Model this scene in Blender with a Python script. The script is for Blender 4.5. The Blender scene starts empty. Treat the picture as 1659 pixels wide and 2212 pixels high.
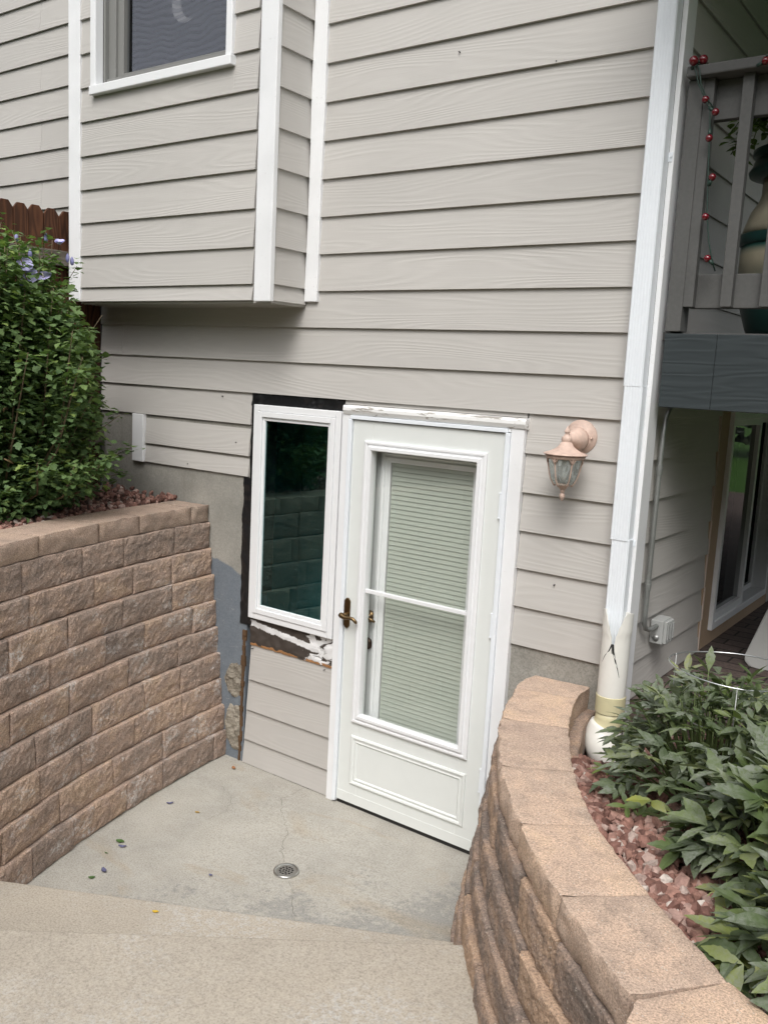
import bpy, math, random
import numpy as np
from mathutils import Vector, Matrix

random.seed(7)
rng = np.random.default_rng(11)
SC = bpy.context.scene
C = SC.collection
PI = math.pi

# ------------------------------------------------------------------ camera
CAM = Vector((0.0, -3.6, 2.281))
yaw, pitch, roll = .61984, .15289, .05194
fw = Vector((-math.sin(yaw)*math.cos(pitch), math.cos(yaw)*math.cos(pitch), -math.sin(pitch)))
rt = fw.cross(Vector((0, 0, 1))).normalized()
up = rt.cross(fw)
rt2 = rt*math.cos(roll) + up*math.sin(roll)
up2 = rt2.cross(fw)
cd = bpy.data.cameras.new('camera')
cam = bpy.data.objects.new('camera', cd)
C.objects.link(cam)
cam.matrix_world = Matrix(((rt2.x, up2.x, -fw.x, CAM.x), (rt2.y, up2.y, -fw.y, CAM.y),
                           (rt2.z, up2.z, -fw.z, CAM.z), (0, 0, 0, 1)))
cd.sensor_fit = 'VERTICAL'
cd.sensor_height = 36.0
cd.sensor_width = 27.0
cd.lens = 1933.7/2212*36.0
cd.clip_start = .05
cd.clip_end = 400
SC.camera = cam

# ------------------------------------------------------------------ sky and sun (bright overcast)
SUN_EL, SUN_ROT = math.radians(52), math.radians(205)
w = bpy.data.worlds.new('World')
SC.world = w
w.use_nodes = True
wn = w.node_tree
wn.nodes.clear()
sky = wn.nodes.new('ShaderNodeTexSky')
sky.sky_type = 'NISHITA'
sky.sun_disc = False
sky.sun_elevation = SUN_EL
sky.sun_rotation = SUN_ROT
sky.dust_density = 4.0
hs = wn.nodes.new('ShaderNodeHueSaturation')      # cloud cover greys the blue
hs.inputs['Saturation'].default_value = .22
bg = wn.nodes.new('ShaderNodeBackground')
bg.inputs['Strength'].default_value = .13
wo = wn.nodes.new('ShaderNodeOutputWorld')
wn.links.new(sky.outputs[0], hs.inputs['Color'])
wn.links.new(hs.outputs[0], bg.inputs[0])
wn.links.new(bg.outputs[0], wo.inputs[0])
sd = bpy.data.lights.new('sun', 'SUN')
sd.energy = 1.0
sd.angle = math.radians(28)
sd.color = (1.0, .97, .93)
sun = bpy.data.objects.new('sun', sd)
C.objects.link(sun)
# light comes from behind the camera and its right, high up
sdir = Vector((math.sin(SUN_ROT)*math.cos(SUN_EL), math.cos(SUN_ROT)*math.cos(SUN_EL), math.sin(SUN_EL)))
sdir = Vector((.45, -1.0, 0)).normalized()*math.cos(SUN_EL) + Vector((0, 0, math.sin(SUN_EL)))
sky.sun_rotation = math.atan2(sdir.x, sdir.y)
sun.rotation_euler = sdir.to_track_quat('Z', 'Y').to_euler()
SC.view_settings.view_transform = 'Standard'
SC.view_settings.look = 'None'
SC.view_settings.gamma = 1.0
SC.view_settings.exposure = .74
SC.cycles.use_denoising = True
SC.cycles.max_bounces = 8
SC.cycles.transparent_max_bounces = 16
SC.cycles.sample_clamp_indirect = 6.0

# ------------------------------------------------------------------ numpy noise
_perm = rng.permutation(256)
_perm = np.concatenate([_perm, _perm, _perm])
_val = rng.random(256)*2 - 1


def vnoise(x, y, z):
    x, y, z = np.broadcast_arrays(np.asarray(x, float), np.asarray(y, float), np.asarray(z, float))
    xi, yi, zi = np.floor(x).astype(int), np.floor(y).astype(int), np.floor(z).astype(int)
    xf, yf, zf = x-xi, y-yi, z-zi
    xi, yi, zi = xi & 255, yi & 255, zi & 255
    f = lambda t: t*t*(3-2*t)
    u, v, ww = f(xf), f(yf), f(zf)

    def h(a, b, c):
        return _val[_perm[_perm[_perm[(xi+a) & 255]+((yi+b) & 255)]+((zi+c) & 255)]]
    l = lambda a, b, t: a+(b-a)*t
    return l(l(l(h(0, 0, 0), h(1, 0, 0), u), l(h(0, 1, 0), h(1, 1, 0), u), v),
             l(l(h(0, 0, 1), h(1, 0, 1), u), l(h(0, 1, 1), h(1, 1, 1), u), v), ww)


def fbm(x, y, z, o=4, lac=2.1, g=.5):
    s, a = 0, 1.0
    for i in range(o):
        s = s + a*vnoise(x*lac**i+i*7.3, y*lac**i+i*3.1, z*lac**i+i*5.7)
        a *= g
    return s


# ------------------------------------------------------------------ object helpers
def org(o):
    if o is None:
        return Vector((0, 0, 0))
    while o.parent:
        o = o.parent
    return Vector(o.location)


def thing(name, label, cat, loc=(0, 0, 0), group=None):
    o = bpy.data.objects.new(name, None)
    o.empty_display_size = .1
    C.objects.link(o)
    o.location = loc
    o['label'] = label
    o['category'] = cat
    if group:
        o['group'] = group
    return o


def tag(o, label, cat, group=None):
    o['label'] = label
    o['category'] = cat
    if group:
        o['group'] = group
    return o


class MB:
    """collects faces, builds one mesh object"""

    def __init__(self):
        self.v, self.f, self.r, self.s = [], [], [], []
        self.n = 0

    def add(self, verts, faces, rnd=0.0, smooth=False):
        verts = np.asarray(verts, float).reshape(-1, 3)
        self.v.append(verts)
        b = self.n
        for q in faces:
            self.f.append([int(i)+b for i in q])
        if np.isscalar(rnd):
            self.r += [float(rnd)]*len(faces)
        else:
            self.r += list(rnd)
        self.s += [smooth]*len(faces)
        self.n += len(verts)

    def box(self, x0, x1, y0, y1, z0, z1, rnd=0.0):
        v = [(x0, y0, z0), (x1, y0, z0), (x1, y1, z0), (x0, y1, z0), (x0, y0, z1), (x1, y0, z1), (x1, y1, z1), (x0, y1, z1)]
        self.add(v, [(0, 3, 2, 1), (4, 5, 6, 7), (0, 1, 5, 4), (1, 2, 6, 5), (2, 3, 7, 6), (3, 0, 4, 7)], rnd)

    def quad(self, a, b, c, d, rnd=0.0):
        self.add([a, b, c, d], [(0, 1, 2, 3)], rnd)

    def prism(self, poly, z0, z1, rnd=0.0):
        """poly: ccw (x,y) list"""
        n = len(poly)
        v = [(p[0], p[1], z0) for p in poly]+[(p[0], p[1], z1) for p in poly]
        f = [tuple(range(n-1, -1, -1)), tuple(range(n, 2*n))]
        f += [(i, (i+1) % n, n+(i+1) % n, n+i) for i in range(n)]
        self.add(v, f, rnd)

    def extrude(self, poly3, d, rnd=0.0):
        """poly3: planar 3d polygon, d: offset vector"""
        n = len(poly3)
        d = np.asarray(d, float)
        a = np.asarray(poly3, float)
        v = np.vstack([a, a+d])
        f = [tuple(range(n-1, -1, -1)), tuple(range(n, 2*n))]
        f += [(i, (i+1) % n, n+(i+1) % n, n+i) for i in range(n)]
        self.add(v, f, rnd)

    def tube(self, pts, rad, seg=10, rnd=0.0, cap=True, smooth=True):
        pts = [Vector(p) for p in pts]
        if np.isscalar(rad):
            rad = [rad]*len(pts)
        ref = None
        V = []
        for i, p in enumerate(pts):
            t = (pts[min(i+1, len(pts)-1)]-pts[max(i-1, 0)]).normalized()
            if ref is None:
                ref = t.orthogonal().normalized()
            ref = (ref-t*ref.dot(t)).normalized()
            b = t.cross(ref)
            for k in range(seg):
                a = 2*PI*k/seg
                V.append(p+(ref*math.cos(a)+b*math.sin(a))*rad[i])
        F = []
        for i in range(len(pts)-1):
            for k in range(seg):
                k2 = (k+1) % seg
                F.append((i*seg+k, i*seg+k2, (i+1)*seg+k2, (i+1)*seg+k))
        if cap:
            F.append(tuple(range(seg-1, -1, -1)))
            F.append(tuple((len(pts)-1)*seg+k for k in range(seg)))
        self.add([tuple(v) for v in V], F, rnd, smooth)

    def lathe(self, prof, c, axis='z', seg=32, rnd=0.0, smooth=True, cap=True):
        """prof: list (r, h) along axis from centre c"""
        V = []
        for r, h in prof:
            for k in range(seg):
                a = 2*PI*k/seg
                p = (r*math.cos(a), r*math.sin(a), h)
                if axis == 'y':
                    p = (p[0], -p[2], p[1])
                if axis == 'x':
                    p = (p[2], p[0], p[1])
                V.append((c[0]+p[0], c[1]+p[1], c[2]+p[2]))
        F = []
        for i in range(len(prof)-1):
            for k in range(seg):
                k2 = (k+1) % seg
                F.append((i*seg+k, i*seg+k2, (i+1)*seg+k2, (i+1)*seg+k))
        if cap:
            F.append(tuple(range(seg-1, -1, -1)))
            F.append(tuple((len(prof)-1)*seg+k for k in range(seg)))
        self.add(V, F, rnd, smooth)

    def build(self, name, mat, parent=None, bevel=0.0, segs=2):
        V = np.vstack(self.v)
        o0 = org(parent)
        V = V-np.array(o0)
        me = bpy.data.meshes.new(name)
        me.from_pydata(V.tolist(), [], self.f)
        me.polygons.foreach_set('use_smooth', np.array(self.s, bool))
        at = me.attributes.new('rnd', 'FLOAT', 'FACE')
        at.data.foreach_set('value', np.array(self.r, np.float32))
        me.materials.append(mat)
        me.update()
        o = bpy.data.objects.new(name, me)
        C.objects.link(o)
        if parent is not None:
            o.parent = parent
        if bevel:
            m = o.modifiers.new('bevel', 'BEVEL')
            m.width = bevel
            m.segments = segs
            m.limit_method = 'ANGLE'
            m.angle_limit = math.radians(40)
        return o


# ------------------------------------------------------------------ material helpers
class NT:
    def __init__(self, name):
        self.m = bpy.data.materials.new(name)
        self.m.use_nodes = True
        self.t = self.m.node_tree
        self.t.nodes.clear()
        self.out = self.N('ShaderNodeOutputMaterial')

    def N(self, typ, **kw):
        n = self.t.nodes.new(typ)
        for k, v in kw.items():
            setattr(n, k, v)
        return n

    def L(self, a, b):
        self.t.links.new(a, b)

    def set(self, sock, val):
        if hasattr(val, 'is_linked') or hasattr(val, 'links'):
            self.L(val, sock)
        else:
            if isinstance(val, tuple) and len(val) == 3 and sock.type == 'RGBA':
                val = val+(1,)
            sock.default_value = val

    def pos(self, scale=(1, 1, 1), off=None):
        tc = self.N('ShaderNodeTexCoord')
        mp = self.N('ShaderNodeMapping')
        mp.inputs['Scale'].default_value = scale
        self.L(tc.outputs['Object'], mp.inputs['Vector'])
        if off is not None:
            self.L(off, mp.inputs['Location'])
        return mp.outputs[0]

    def noise(self, vec, scale, detail=4, rough=.55, dist=0.0):
        n = self.N('ShaderNodeTexNoise')
        self.L(vec, n.inputs['Vector'])
        n.inputs['Scale'].default_value = scale
        n.inputs['Detail'].default_value = detail
        n.inputs['Roughness'].default_value = rough
        n.inputs['Distortion'].default_value = dist
        return n.outputs['Fac']

    def voro(self, vec, scale, feature='F1'):
        n = self.N('ShaderNodeTexVoronoi', feature=feature)
        self.L(vec, n.inputs['Vector'])
        n.inputs['Scale'].default_value = scale
        return n

    def math(self, op, a, b=0.0, c=0.0, clamp=False):
        n = self.N('ShaderNodeMath', operation=op, use_clamp=clamp)
        self.set(n.inputs[0], a)
        self.set(n.inputs[1], b)
        self.set(n.inputs[2], c)
        return n.outputs[0]

    def mapr(self, v, a, b, c=0.0, d=1.0):
        n = self.N('ShaderNodeMapRange')
        self.set(n.inputs[0], v)
        for i, x in enumerate((a, b, c, d)):
            n.inputs[i+1].default_value = x
        return n.outputs[0]

    def mix(self, f, a, b, blend='MIX'):
        n = self.N('ShaderNodeMix', data_type='RGBA', blend_type=blend)
        self.set(n.inputs[0], f)
        self.set(n.inputs[6], a)
        self.set(n.inputs[7], b)
        return n.outputs[2]

    def ramp(self, f, stops):
        n = self.N('ShaderNodeValToRGB')
        e = n.color_ramp.elements
        while len(e) > len(stops):
            e.remove(e[-1])
        while len(e) < len(stops):
            e.new(1.0)
        for i, (p, c) in enumerate(stops):
            e[i].position = p
            e[i].color = tuple(c)+(1,)
        self.set(n.inputs[0], f)
        return n.outputs[0]

    def attr(self, name='rnd'):
        return self.N('ShaderNodeAttribute', attribute_name=name).outputs['Fac']

    def sep(self, vec):
        n = self.N('ShaderNodeSeparateXYZ')
        self.L(vec, n.inputs[0])
        return n.outputs

    def comb(self, x, y, z):
        n = self.N('ShaderNodeCombineXYZ')
        for i, a in enumerate((x, y, z)):
            self.set(n.inputs[i], a)
        return n.outputs[0]

    def bump(self, h, strength=.3, dist=.003, normal=None):
        n = self.N('ShaderNodeBump')
        n.inputs['Strength'].default_value = strength
        n.inputs['Distance'].default_value = dist
        self.L(h, n.inputs['Height'])
        if normal is not None:
            self.L(normal, n.inputs['Normal'])
        return n.outputs[0]

    def pbr(self, col, rough=.6, normal=None, metal=0.0, spec=.5, **kw):
        p = self.N('ShaderNodeBsdfPrincipled')
        self.set(p.inputs['Base Color'], col)
        self.set(p.inputs['Roughness'], rough)
        self.set(p.inputs['Metallic'], metal)
        p.inputs['Specular IOR Level'].default_value = spec
        if normal is not None:
            self.L(normal, p.inputs['Normal'])
        for k, v in kw.items():
            self.set(p.inputs[k], v)
        self.L(p.outputs[0], self.out.inputs[0])
        return self.m


def m_plain(name, col, rough=.5, metal=0.0, bump=0.0, nscale=40, var=.06, spec=.5):
    t = NT(name)
    p = t.pos()
    n = t.noise(p, nscale, 4)
    n2 = t.noise(p, 3.0, 3)
    f = t.math('ADD', t.math('MULTIPLY', t.math('SUBTRACT', n, .5), var*1.5), t.math('MULTIPLY', t.math('SUBTRACT', n2, .5), var*2))
    f = t.math('ADD', f, 1.0)
    c = t.mix(1.0, col, t.comb(f, f, f), 'MULTIPLY')
    return t.pbr(c, rough, t.bump(n, bump, .002) if bump else None, metal, spec)


def m_siding(name, col):
    t = NT(name)
    x, y, z = t.sep(t.pos())
    r = t.attr()
    u = t.math('ADD', x, y)
    off = t.math('MULTIPLY', r, 37.0)
    # contour lines of a stretched noise: embossed cedar grain with cathedral arcs
    v = t.comb(t.math('ADD', t.math('MULTIPLY', u, .62), off), t.math('MULTIPLY', r, 11.0), t.math('MULTIPLY', z, 6.0))
    n = t.noise(v, 1.0, 1.5, .4)
    ph = t.math('ADD', t.math('MULTIPLY', n, 120.0), t.math('MULTIPLY', z, 190.0))
    s = t.math('SINE', ph)
    v2 = t.comb(t.math('MULTIPLY', u, 5.0), off, t.math('MULTIPLY', z, 160.0))
    fine = t.noise(v2, 1.0, 3, .6)
    amt = t.mapr(t.noise(t.comb(t.math('ADD', u, off), 0.0, t.math('MULTIPLY', z, 5.0)), 1.6, 2), .35, .65, .15, 1.0)
    h = t.math('ADD', t.math('MULTIPLY', t.mapr(s, -.6, 1.0), amt), t.math('MULTIPLY', fine, .8))
    blot = t.noise(t.pos(), 1.3, 4)
    f = t.math('ADD', t.math('ADD', t.mapr(blot, .3, .7, .95, 1.03), t.math('MULTIPLY', t.math('SUBTRACT', r, .5), .06)),
               t.math('MULTIPLY', t.math('SUBTRACT', h, .7), .035))  # grain shading put into the colour: ridges paler, grooves darker
    c = t.mix(1.0, col, t.comb(f, f, f), 'MULTIPLY')
    spots = t.noise(t.pos(), 9.0, 2)
    c = t.mix(t.mapr(spots, .80, .84, 0, .5), c, (.25, .23, .2))
    return t.pbr(c, .55, t.bump(h, .30, .0018), 0, .35)


def m_paint_wood(name, col, wear=0.0, wcol=(.35, .33, .3), rough=.5):
    t = NT(name)
    p = t.pos()
    n = t.noise(t.pos((30, 30, 5)), 1.5, 4)
    blot = t.noise(p, 4.0, 4)
    f = t.mapr(blot, .3, .7, .93, 1.03)
    c = t.mix(1.0, col, t.comb(f, f, f), 'MULTIPLY')
    n3 = t.noise(p, 60, 3)
    c = t.mix(t.mapr(n3, .66, .72, 0, .25), c, (.45, .44, .42))
    h = n
    if wear:
        pm = t.noise(t.pos((7, 30, 45)), 1.0, 5, .65, .4)
        m = t.mapr(pm, .62-wear*.2, .65-wear*.2)
        gr = t.noise(t.pos((8, 80, 200)), 1.0, 3)
        wc = t.mix(gr, tuple(x*.45 for x in wcol), tuple(min(1, x*1.7) for x in wcol))
        c = t.mix(m, c, wc)
        h = t.math('SUBTRACT', n, t.math('MULTIPLY', m, 1.2))
    return t.pbr(c, rough, t.bump(h, .25, .002), 0, .4)


def m_block(name, stops, effl=0.0, top=False):
    t = NT(name)
    p = t.pos()
    r = t.attr()
    off = t.comb(t.math('MULTIPLY', r, 31.0), t.math('MULTIPLY', r, 17.0), 0.0)
    n1 = t.noise(t.pos((1, 1, 1.8), off), 6.5, 5, .6, .5)
    k = t.math('ADD', t.math('MULTIPLY', t.math('SUBTRACT', r, .5), .38), t.math('ADD', t.math('MULTIPLY', n1, 1.35), -.17))
    c = t.ramp(k, stops)
    g = t.noise(p, 190 if top else 150, 3, .8)
    c = t.mix(1.0, c, t.ramp(g, [(.28, (.38, .37, .36)), (.5, (1, 1, 1)), (.74, (1.6, 1.55, 1.5))]), 'MULTIPLY')
    vo = t.voro(p, 170)
    sp = t.math('GREATER_THAN', t.sep(vo.outputs['Color'])[0], .93)
    sp = t.math('MULTIPLY', sp, t.math('LESS_THAN', vo.outputs['Distance'], .35))
    c = t.mix(t.math('MULTIPLY', sp, .6), c, (.62, .57, .5))
    dk = t.noise(p, 14, 5, .7)
    c = t.mix(t.mapr(dk, .5, .72, 0, .35), c, (.12, .10, .09))
    if effl:
        e = t.noise(t.pos((1, 1, 1.6)), 4.2, 6, .72, .3)
        e2 = t.noise(p, 60, 4, .8)
        m = t.math('MULTIPLY', t.mapr(e, .53, .64), t.mapr(e2, .44, .6))
        zz = t.sep(p)[2]
        m = t.math('MULTIPLY', m, t.mapr(zz, 1.25, 1.0))
        c = t.mix(t.math('MULTIPLY', m, effl), c, (.68, .66, .64))
    h = t.math('ADD', t.math('MULTIPLY', g, .6), t.noise(p, 45, 4, .7))
    return t.pbr(c, .92, t.bump(h, .35 if top else .8, .004 if top else .006), 0, .2)


def m_concrete(name, base, dark, light, kind=0):
    t = NT(name)
    p = t.pos()
    n1 = t.noise(p, 1.7, 6, .62, .4)
    n2 = t.noise(p, 9, 5, .65)
    n3 = t.noise(p, 130, 3, .75)
    c = t.mix(t.mapr(n1, .36, .62), dark, base)
    c = t.mix(t.mapr(n2, .45, .75, 0, .55), c, light)
    if kind == 1:      # landing: damp blue-grey specks towards the steps, rusty smears
        x, y, z = t.sep(p)
        big = t.noise(p, 2.6, 5, .65)
        sp = t.noise(p, 26, 4, .72)
        wet = t.mapr(t.math('ADD', t.math('MULTIPLY', x, .55), t.math('MULTIPLY', y, -.55)), -1.35, -.55, -.12, .26)
        m = t.mapr(t.math('ADD', t.math('ADD', t.math('MULTIPLY', big, .55), t.math('MULTIPLY', sp, .6)), wet), .70, .80)
        c = t.mix(t.math('MULTIPLY', m, .45), c, (.19, .195, .195))
        ru = t.noise(t.pos((.8, 1.6, 1)), 2.3, 5, .6, .8)
        c = t.mix(t.mapr(ru, .56, .74, 0, .55), c, (.34, .27, .18))
    if kind == 2:      # steps: exposed sand, pale worn film in mottled patches
        big = t.noise(p, 1.9, 4, .6)
        sp = t.noise(p, 38, 5, .78)
        m = t.math('MULTIPLY', t.mapr(sp, .47, .62), t.mapr(big, .46, .66))
        c = t.mix(t.math('MULTIPLY', m, .75), c, (.47, .46, .44))
    c = t.mix(1.0, c, t.ramp(n3, [(.25, (.58, .57, .55)), (.5, (1, 1, 1)), (.78, (1.28, 1.26, 1.24))]), 'MULTIPLY')
    dots = t.noise(p, 22, 2)
    c = t.mix(t.mapr(dots, .79, .82, 0, .6), c, (.1, .09, .08))
    h = t.math('ADD', n3, t.math('MULTIPLY', n2, .8))
    return t.pbr(c, .88, t.bump(h, .35, .003), 0, .25)


def m_wood(name, dark, light, axis='z'):
    t = NT(name)
    x, y, z = t.sep(t.pos())
    r = t.attr()
    off = t.math('MULTIPLY', r, 23.0)
    if axis == 'z':
        v = t.comb(t.math('ADD', t.math('MULTIPLY', t.math('ADD', x, y), 9.0), off), off, t.math('MULTIPLY', z, 1.1))
    else:
        v = t.comb(t.math('MULTIPLY', t.math('ADD', x, y), 1.1), off, t.math('ADD', t.math('MULTIPLY', z, 9.0), off))
    n = t.noise(v, 1.0, 2, .5)
    s = t.math('SINE', t.math('MULTIPLY', n, 75.0))
    b = t.noise(t.pos(), 5, 4)
    k = t.math('ADD', t.math('MULTIPLY', t.mapr(s, -1, 1), .55), t.math('MULTIPLY', b, .5))
    k = t.math('ADD', k, t.math('MULTIPLY', t.math('SUBTRACT', r, .5), .4))
    c = t.mix(k, dark, light)
    return t.pbr(c, .8, t.bump(s, .25, .002), 0, .3)


def m_leaf(name, stops, mildew=0.0, rough=.45):
    t = NT(name)
    r = t.attr()
    p = t.pos()
    n = t.noise(p, 14, 3)
    c = t.ramp(t.math('ADD', t.math('MULTIPLY', r, .8), t.math('MULTIPLY', n, .2)), stops)
    if mildew:
        a = t.noise(p, 4.0, 3)
        b = t.noise(p, 70, 4, .7)
        m = t.math('MULTIPLY', t.mapr(a, .34, .56), t.mapr(b, .28, .60))
        c = t.mix(t.math('MULTIPLY', m, mildew), c, (.27, .285, .26))
    d = t.N('ShaderNodeBsdfPrincipled')
    t.set(d.inputs['Base Color'], c)
    d.inputs['Roughness'].default_value = rough
    d.inputs['Specular IOR Level'].default_value = .35
    tr = t.N('ShaderNodeBsdfTranslucent')
    t.set(tr.inputs[0], t.mix(1.0, c, (1.3, 1.5, .7), 'MULTIPLY'))
    ms = t.N('ShaderNodeMixShader')
    ms.inputs[0].default_value = .22
    t.L(d.outputs[0], ms.inputs[1])
    t.L(tr.outputs[0], ms.inputs[2])
    t.L(ms.outputs[0], t.out.inputs[0])
    return t.m


def m_glass(name, tint=(1, 1, 1), refl=1.0, rough=0.0, ior=1.5, gcol=(1, 1, 1)):
    t = NT(name)
    tr = t.N('ShaderNodeBsdfTransparent')
    tr.inputs[0].default_value = tint+(1,)
    gl = t.N('ShaderNodeBsdfGlossy')
    gl.inputs['Roughness'].default_value = rough
    gl.inputs[0].default_value = gcol+(1,)
    ge = t.N('ShaderNodeNewGeometry')
    dp = t.N('ShaderNodeVectorMath', operation='DOT_PRODUCT')
    t.L(ge.outputs['Normal'], dp.inputs[0])
    t.L(ge.outputs['Incoming'], dp.inputs[1])
    c1 = t.math('SUBTRACT', 1.0, t.math('ABSOLUTE', dp.outputs['Value']), clamp=True)
    fr = t.math('ADD', t.math('MULTIPLY', t.math('POWER', c1, 5.0), .93), .07)
    ms = t.N('ShaderNodeMixShader')
    t.L(t.math('MULTIPLY', fr, refl, clamp=True), ms.inputs[0])
    t.L(tr.outputs[0], ms.inputs[1])
    t.L(gl.outputs[0], ms.inputs[2])
    t.L(ms.outputs[0], t.out.inputs[0])
    return t.m


SIDE = m_siding('beige_lap_siding', (.49, .472, .446))
WHITE = m_paint_wood('white_trim_paint', (.80, .81, .82))
WORN = m_paint_wood('peeling_white_paint', (.80, .80, .79), wear=.30)
VINYL = m_plain('white_vinyl', (.78, .79, .80), .35, var=.03)
DOORP = m_plain('white_door_paint', (.70, .725, .705), .4, var=.035, nscale=12)
DOORG = m_plain('grey_white_inner_door', (.60, .62, .62), .45, var=.04)
ALU = m_plain('white_aluminium', (.78, .82, .86), .35, var=.05)
SHEATH = m_plain('dark_sheathing', (.03, .03, .03), .9)
BLACKF = m_plain('black_flashing_membrane', (.012, .012, .013), .28, bump=.4, nscale=25)
GAPM = m_plain('rotten_wood_edge', (.10, .055, .025), .9, bump=.6, nscale=50, var=.5)
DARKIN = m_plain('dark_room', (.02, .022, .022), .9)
BRONZE = m_plain('antique_brass', (.17, .115, .06), .32, metal=1.0, var=.3)
BLINDM = m_plain('blind_slat', (.41, .445, .39), .55, var=.03)
CORDM = m_plain('blind_cord', (.30, .33, .29), .8)
GLASSD = m_glass('storm_glass', (.97, .985, .975), 1.0)
GLASSW = m_glass('dark_window_glass', (.5, .78, .78), 2.2, gcol=(.55, .95, .95))
GLASSS = m_glass('patio_glass', (.3, .32, .32), .9)
GLASSU = m_glass('upper_window_glass', (.8, .82, .85), .8)
RUBBER = m_plain('black_gasket', (.015, .015, .015), .6)
CONC_L = m_concrete('landing_concrete', (.41, .39, .345), (.345, .33, .295), (.46, .445, .405), 1)
CONC_S = m_concrete('sandy_step_concrete', (.405, .362, .300), (.365, .328, .275), (.445, .405, .345), 2)
CONC_F = m_concrete('foundation_concrete', (.36, .345, .31), (.25, .24, .215), (.42, .40, .36))
ROUGHC = m_concrete('broken_concrete', (.31, .28, .23), (.17, .15, .12), (.38, .35, .29))
BRN = [(.15, (.250, .198, .170)), (.36, (.315, .245, .203)), (.47, (.36, .273, .222)), (.56, (.40, .297, .24)), (.68, (.44, .322, .245)), (.9, (.47, .345, .255))]
BLOCK_L = m_block('brown_split_face_block', BRN, effl=.85)
BLOCK_R = m_block('tan_split_face_block', [(.12, (.18, .15, .13)), (.36, (.27, .21, .175)), (.5, (.34, .25, .195)), (.62, (.39, .28, .205)), (.78, (.44, .31, .22)), (.95, (.45, .32, .23))], effl=0)
CAPM = m_block('tan_cap_stone', [(.1, (.41, .31, .25)), (.4, (.46, .35, .275)), (.6, (.52, .385, .295)), (.9, (.58, .425, .305))], top=True)
CAPL = m_block('sandy_brown_cap_stone', [(.1, (.32, .25, .205)), (.4, (.36, .28, .225)), (.6, (.40, .30, .24)), (.9, (.44, .33, .255))], top=True)


def m_rock():
    t = NT('red_rock')
    r = t.attr()
    p = t.pos()
    n = t.noise(p, 40, 4, .7)
    c = t.ramp(r, [(0, (.12, .062, .050)), (.3, (.21, .108, .086)), (.55, (.30, .165, .13)), (.8, (.35, .22, .185)), (.93, (.40, .30, .26)), (1, (.54, .48, .43))])
    c = t.mix(1.0, c, t.ramp(n, [(.3, (.65, .65, .65)), (.7, (1.3, 1.3, 1.3))]), 'MULTIPLY')
    return t.pbr(c, .85, t.bump(n, .4, .004), 0, .3)


ROCKM = m_rock()
SOIL = m_plain('dark_red_soil', (.07, .038, .028), .95, bump=.8, nscale=60, var=.5)
FENCEM = m_wood('red_brown_cedar', (.020, .009, .006), (.115, .046, .022))
RAILW = m_wood('weathered_grey_cedar', (.075, .062, .05), (.17, .15, .125), 'x')
DECKG = m_plain('grey_deck_stain', (.088, .088, .085), .7, bump=.35, nscale=70, var=.25)
SLATE = m_wood('slate_grey_beam_paint', (.030, .038, .041), (.039, .048, .051), 'x')
COPPER = m_plain('pale_copper_lamp_paint', (.52, .385, .32), .6, bump=.25, nscale=45, var=.5)
PVCW = m_plain('white_pvc', (.76, .75, .70), .3, var=.05)
PVCY = m_plain('yellowed_pvc', (.62, .57, .36), .4, var=.14, nscale=20)
STEEL = m_plain('galvanised_steel', (.34, .35, .34), .45, metal=.7, var=.25)
BOXG = m_plain('grey_box_metal', (.42, .43, .42), .5, metal=.25, var=.15)
CHROME = m_plain('drain_steel', (.55, .55, .53), .3, metal=1.0, var=.2)
WIREM = m_plain('bare_wire', (.62, .64, .64), .3, metal=.9, var=.1)
GWIRE = m_plain('green_light_wire', (.012, .035, .025), .5)
REDB = m_plain('red_bulb', (.13, .003, .010), .12, var=.1, spec=.8)
PAVE = None
STEMM = m_plain('woody_stem', (.14, .105, .06), .8, var=.3)
STEMG = m_plain('green_stem', (.11, .15, .05), .6, var=.2)
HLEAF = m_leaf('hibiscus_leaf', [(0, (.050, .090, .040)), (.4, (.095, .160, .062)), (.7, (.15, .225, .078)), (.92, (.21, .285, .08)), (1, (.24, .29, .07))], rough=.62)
HEDGE = m_leaf('hedge_leaf', [(0, (.016, .022, .012)), (.5, (.030, .042, .022)), (1, (.05, .065, .03))])
PLEAF = m_leaf('peony_leaf', [(0, (.050, .080, .030)), (.4, (.088, .130, .042)), (.65, (.135, .182, .048)), (.85, (.21, .25, .055)), (1, (.31, .30, .075))], mildew=.72, rough=.65)
VLEAF = m_leaf('vine_leaf', [(0, (.06, .12, .03)), (1, (.20, .30, .07))])
PETAL = m_plain('lavender_petal', (.50, .48, .78), .6, var=.15)
PETALD = m_plain('dark_violet_petal', (.10, .10, .18), .6, var=.4)
DRY = m_plain('dry_bud', (.34, .24, .13), .8, var=.4)
YEL = m_plain('yellow_leaf', (.55, .36, .03), .6, var=.2)
BRL = m_plain('brown_leaf', (.30, .14, .06), .8, var=.3)
GRL = m_plain('fallen_green_leaf', (.06, .12, .03), .6, var=.3)
CREAM = m_plain('cream_glaze', (.40, .36, .27), .35, var=.2)
TEAL = m_plain('dark_green_glaze', (.012, .05, .045), .3, var=.3)
SCREEN = None
GREYP = m_plain('pale_grey_plastic', (.46, .46, .44), .5, var=.06)
PINK = m_plain('peach_trim_paint', (.42, .30, .20), .7, var=.12)
CAULK = m_plain('white_caulk', (.80, .80, .80), .5, var=.05)
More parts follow.
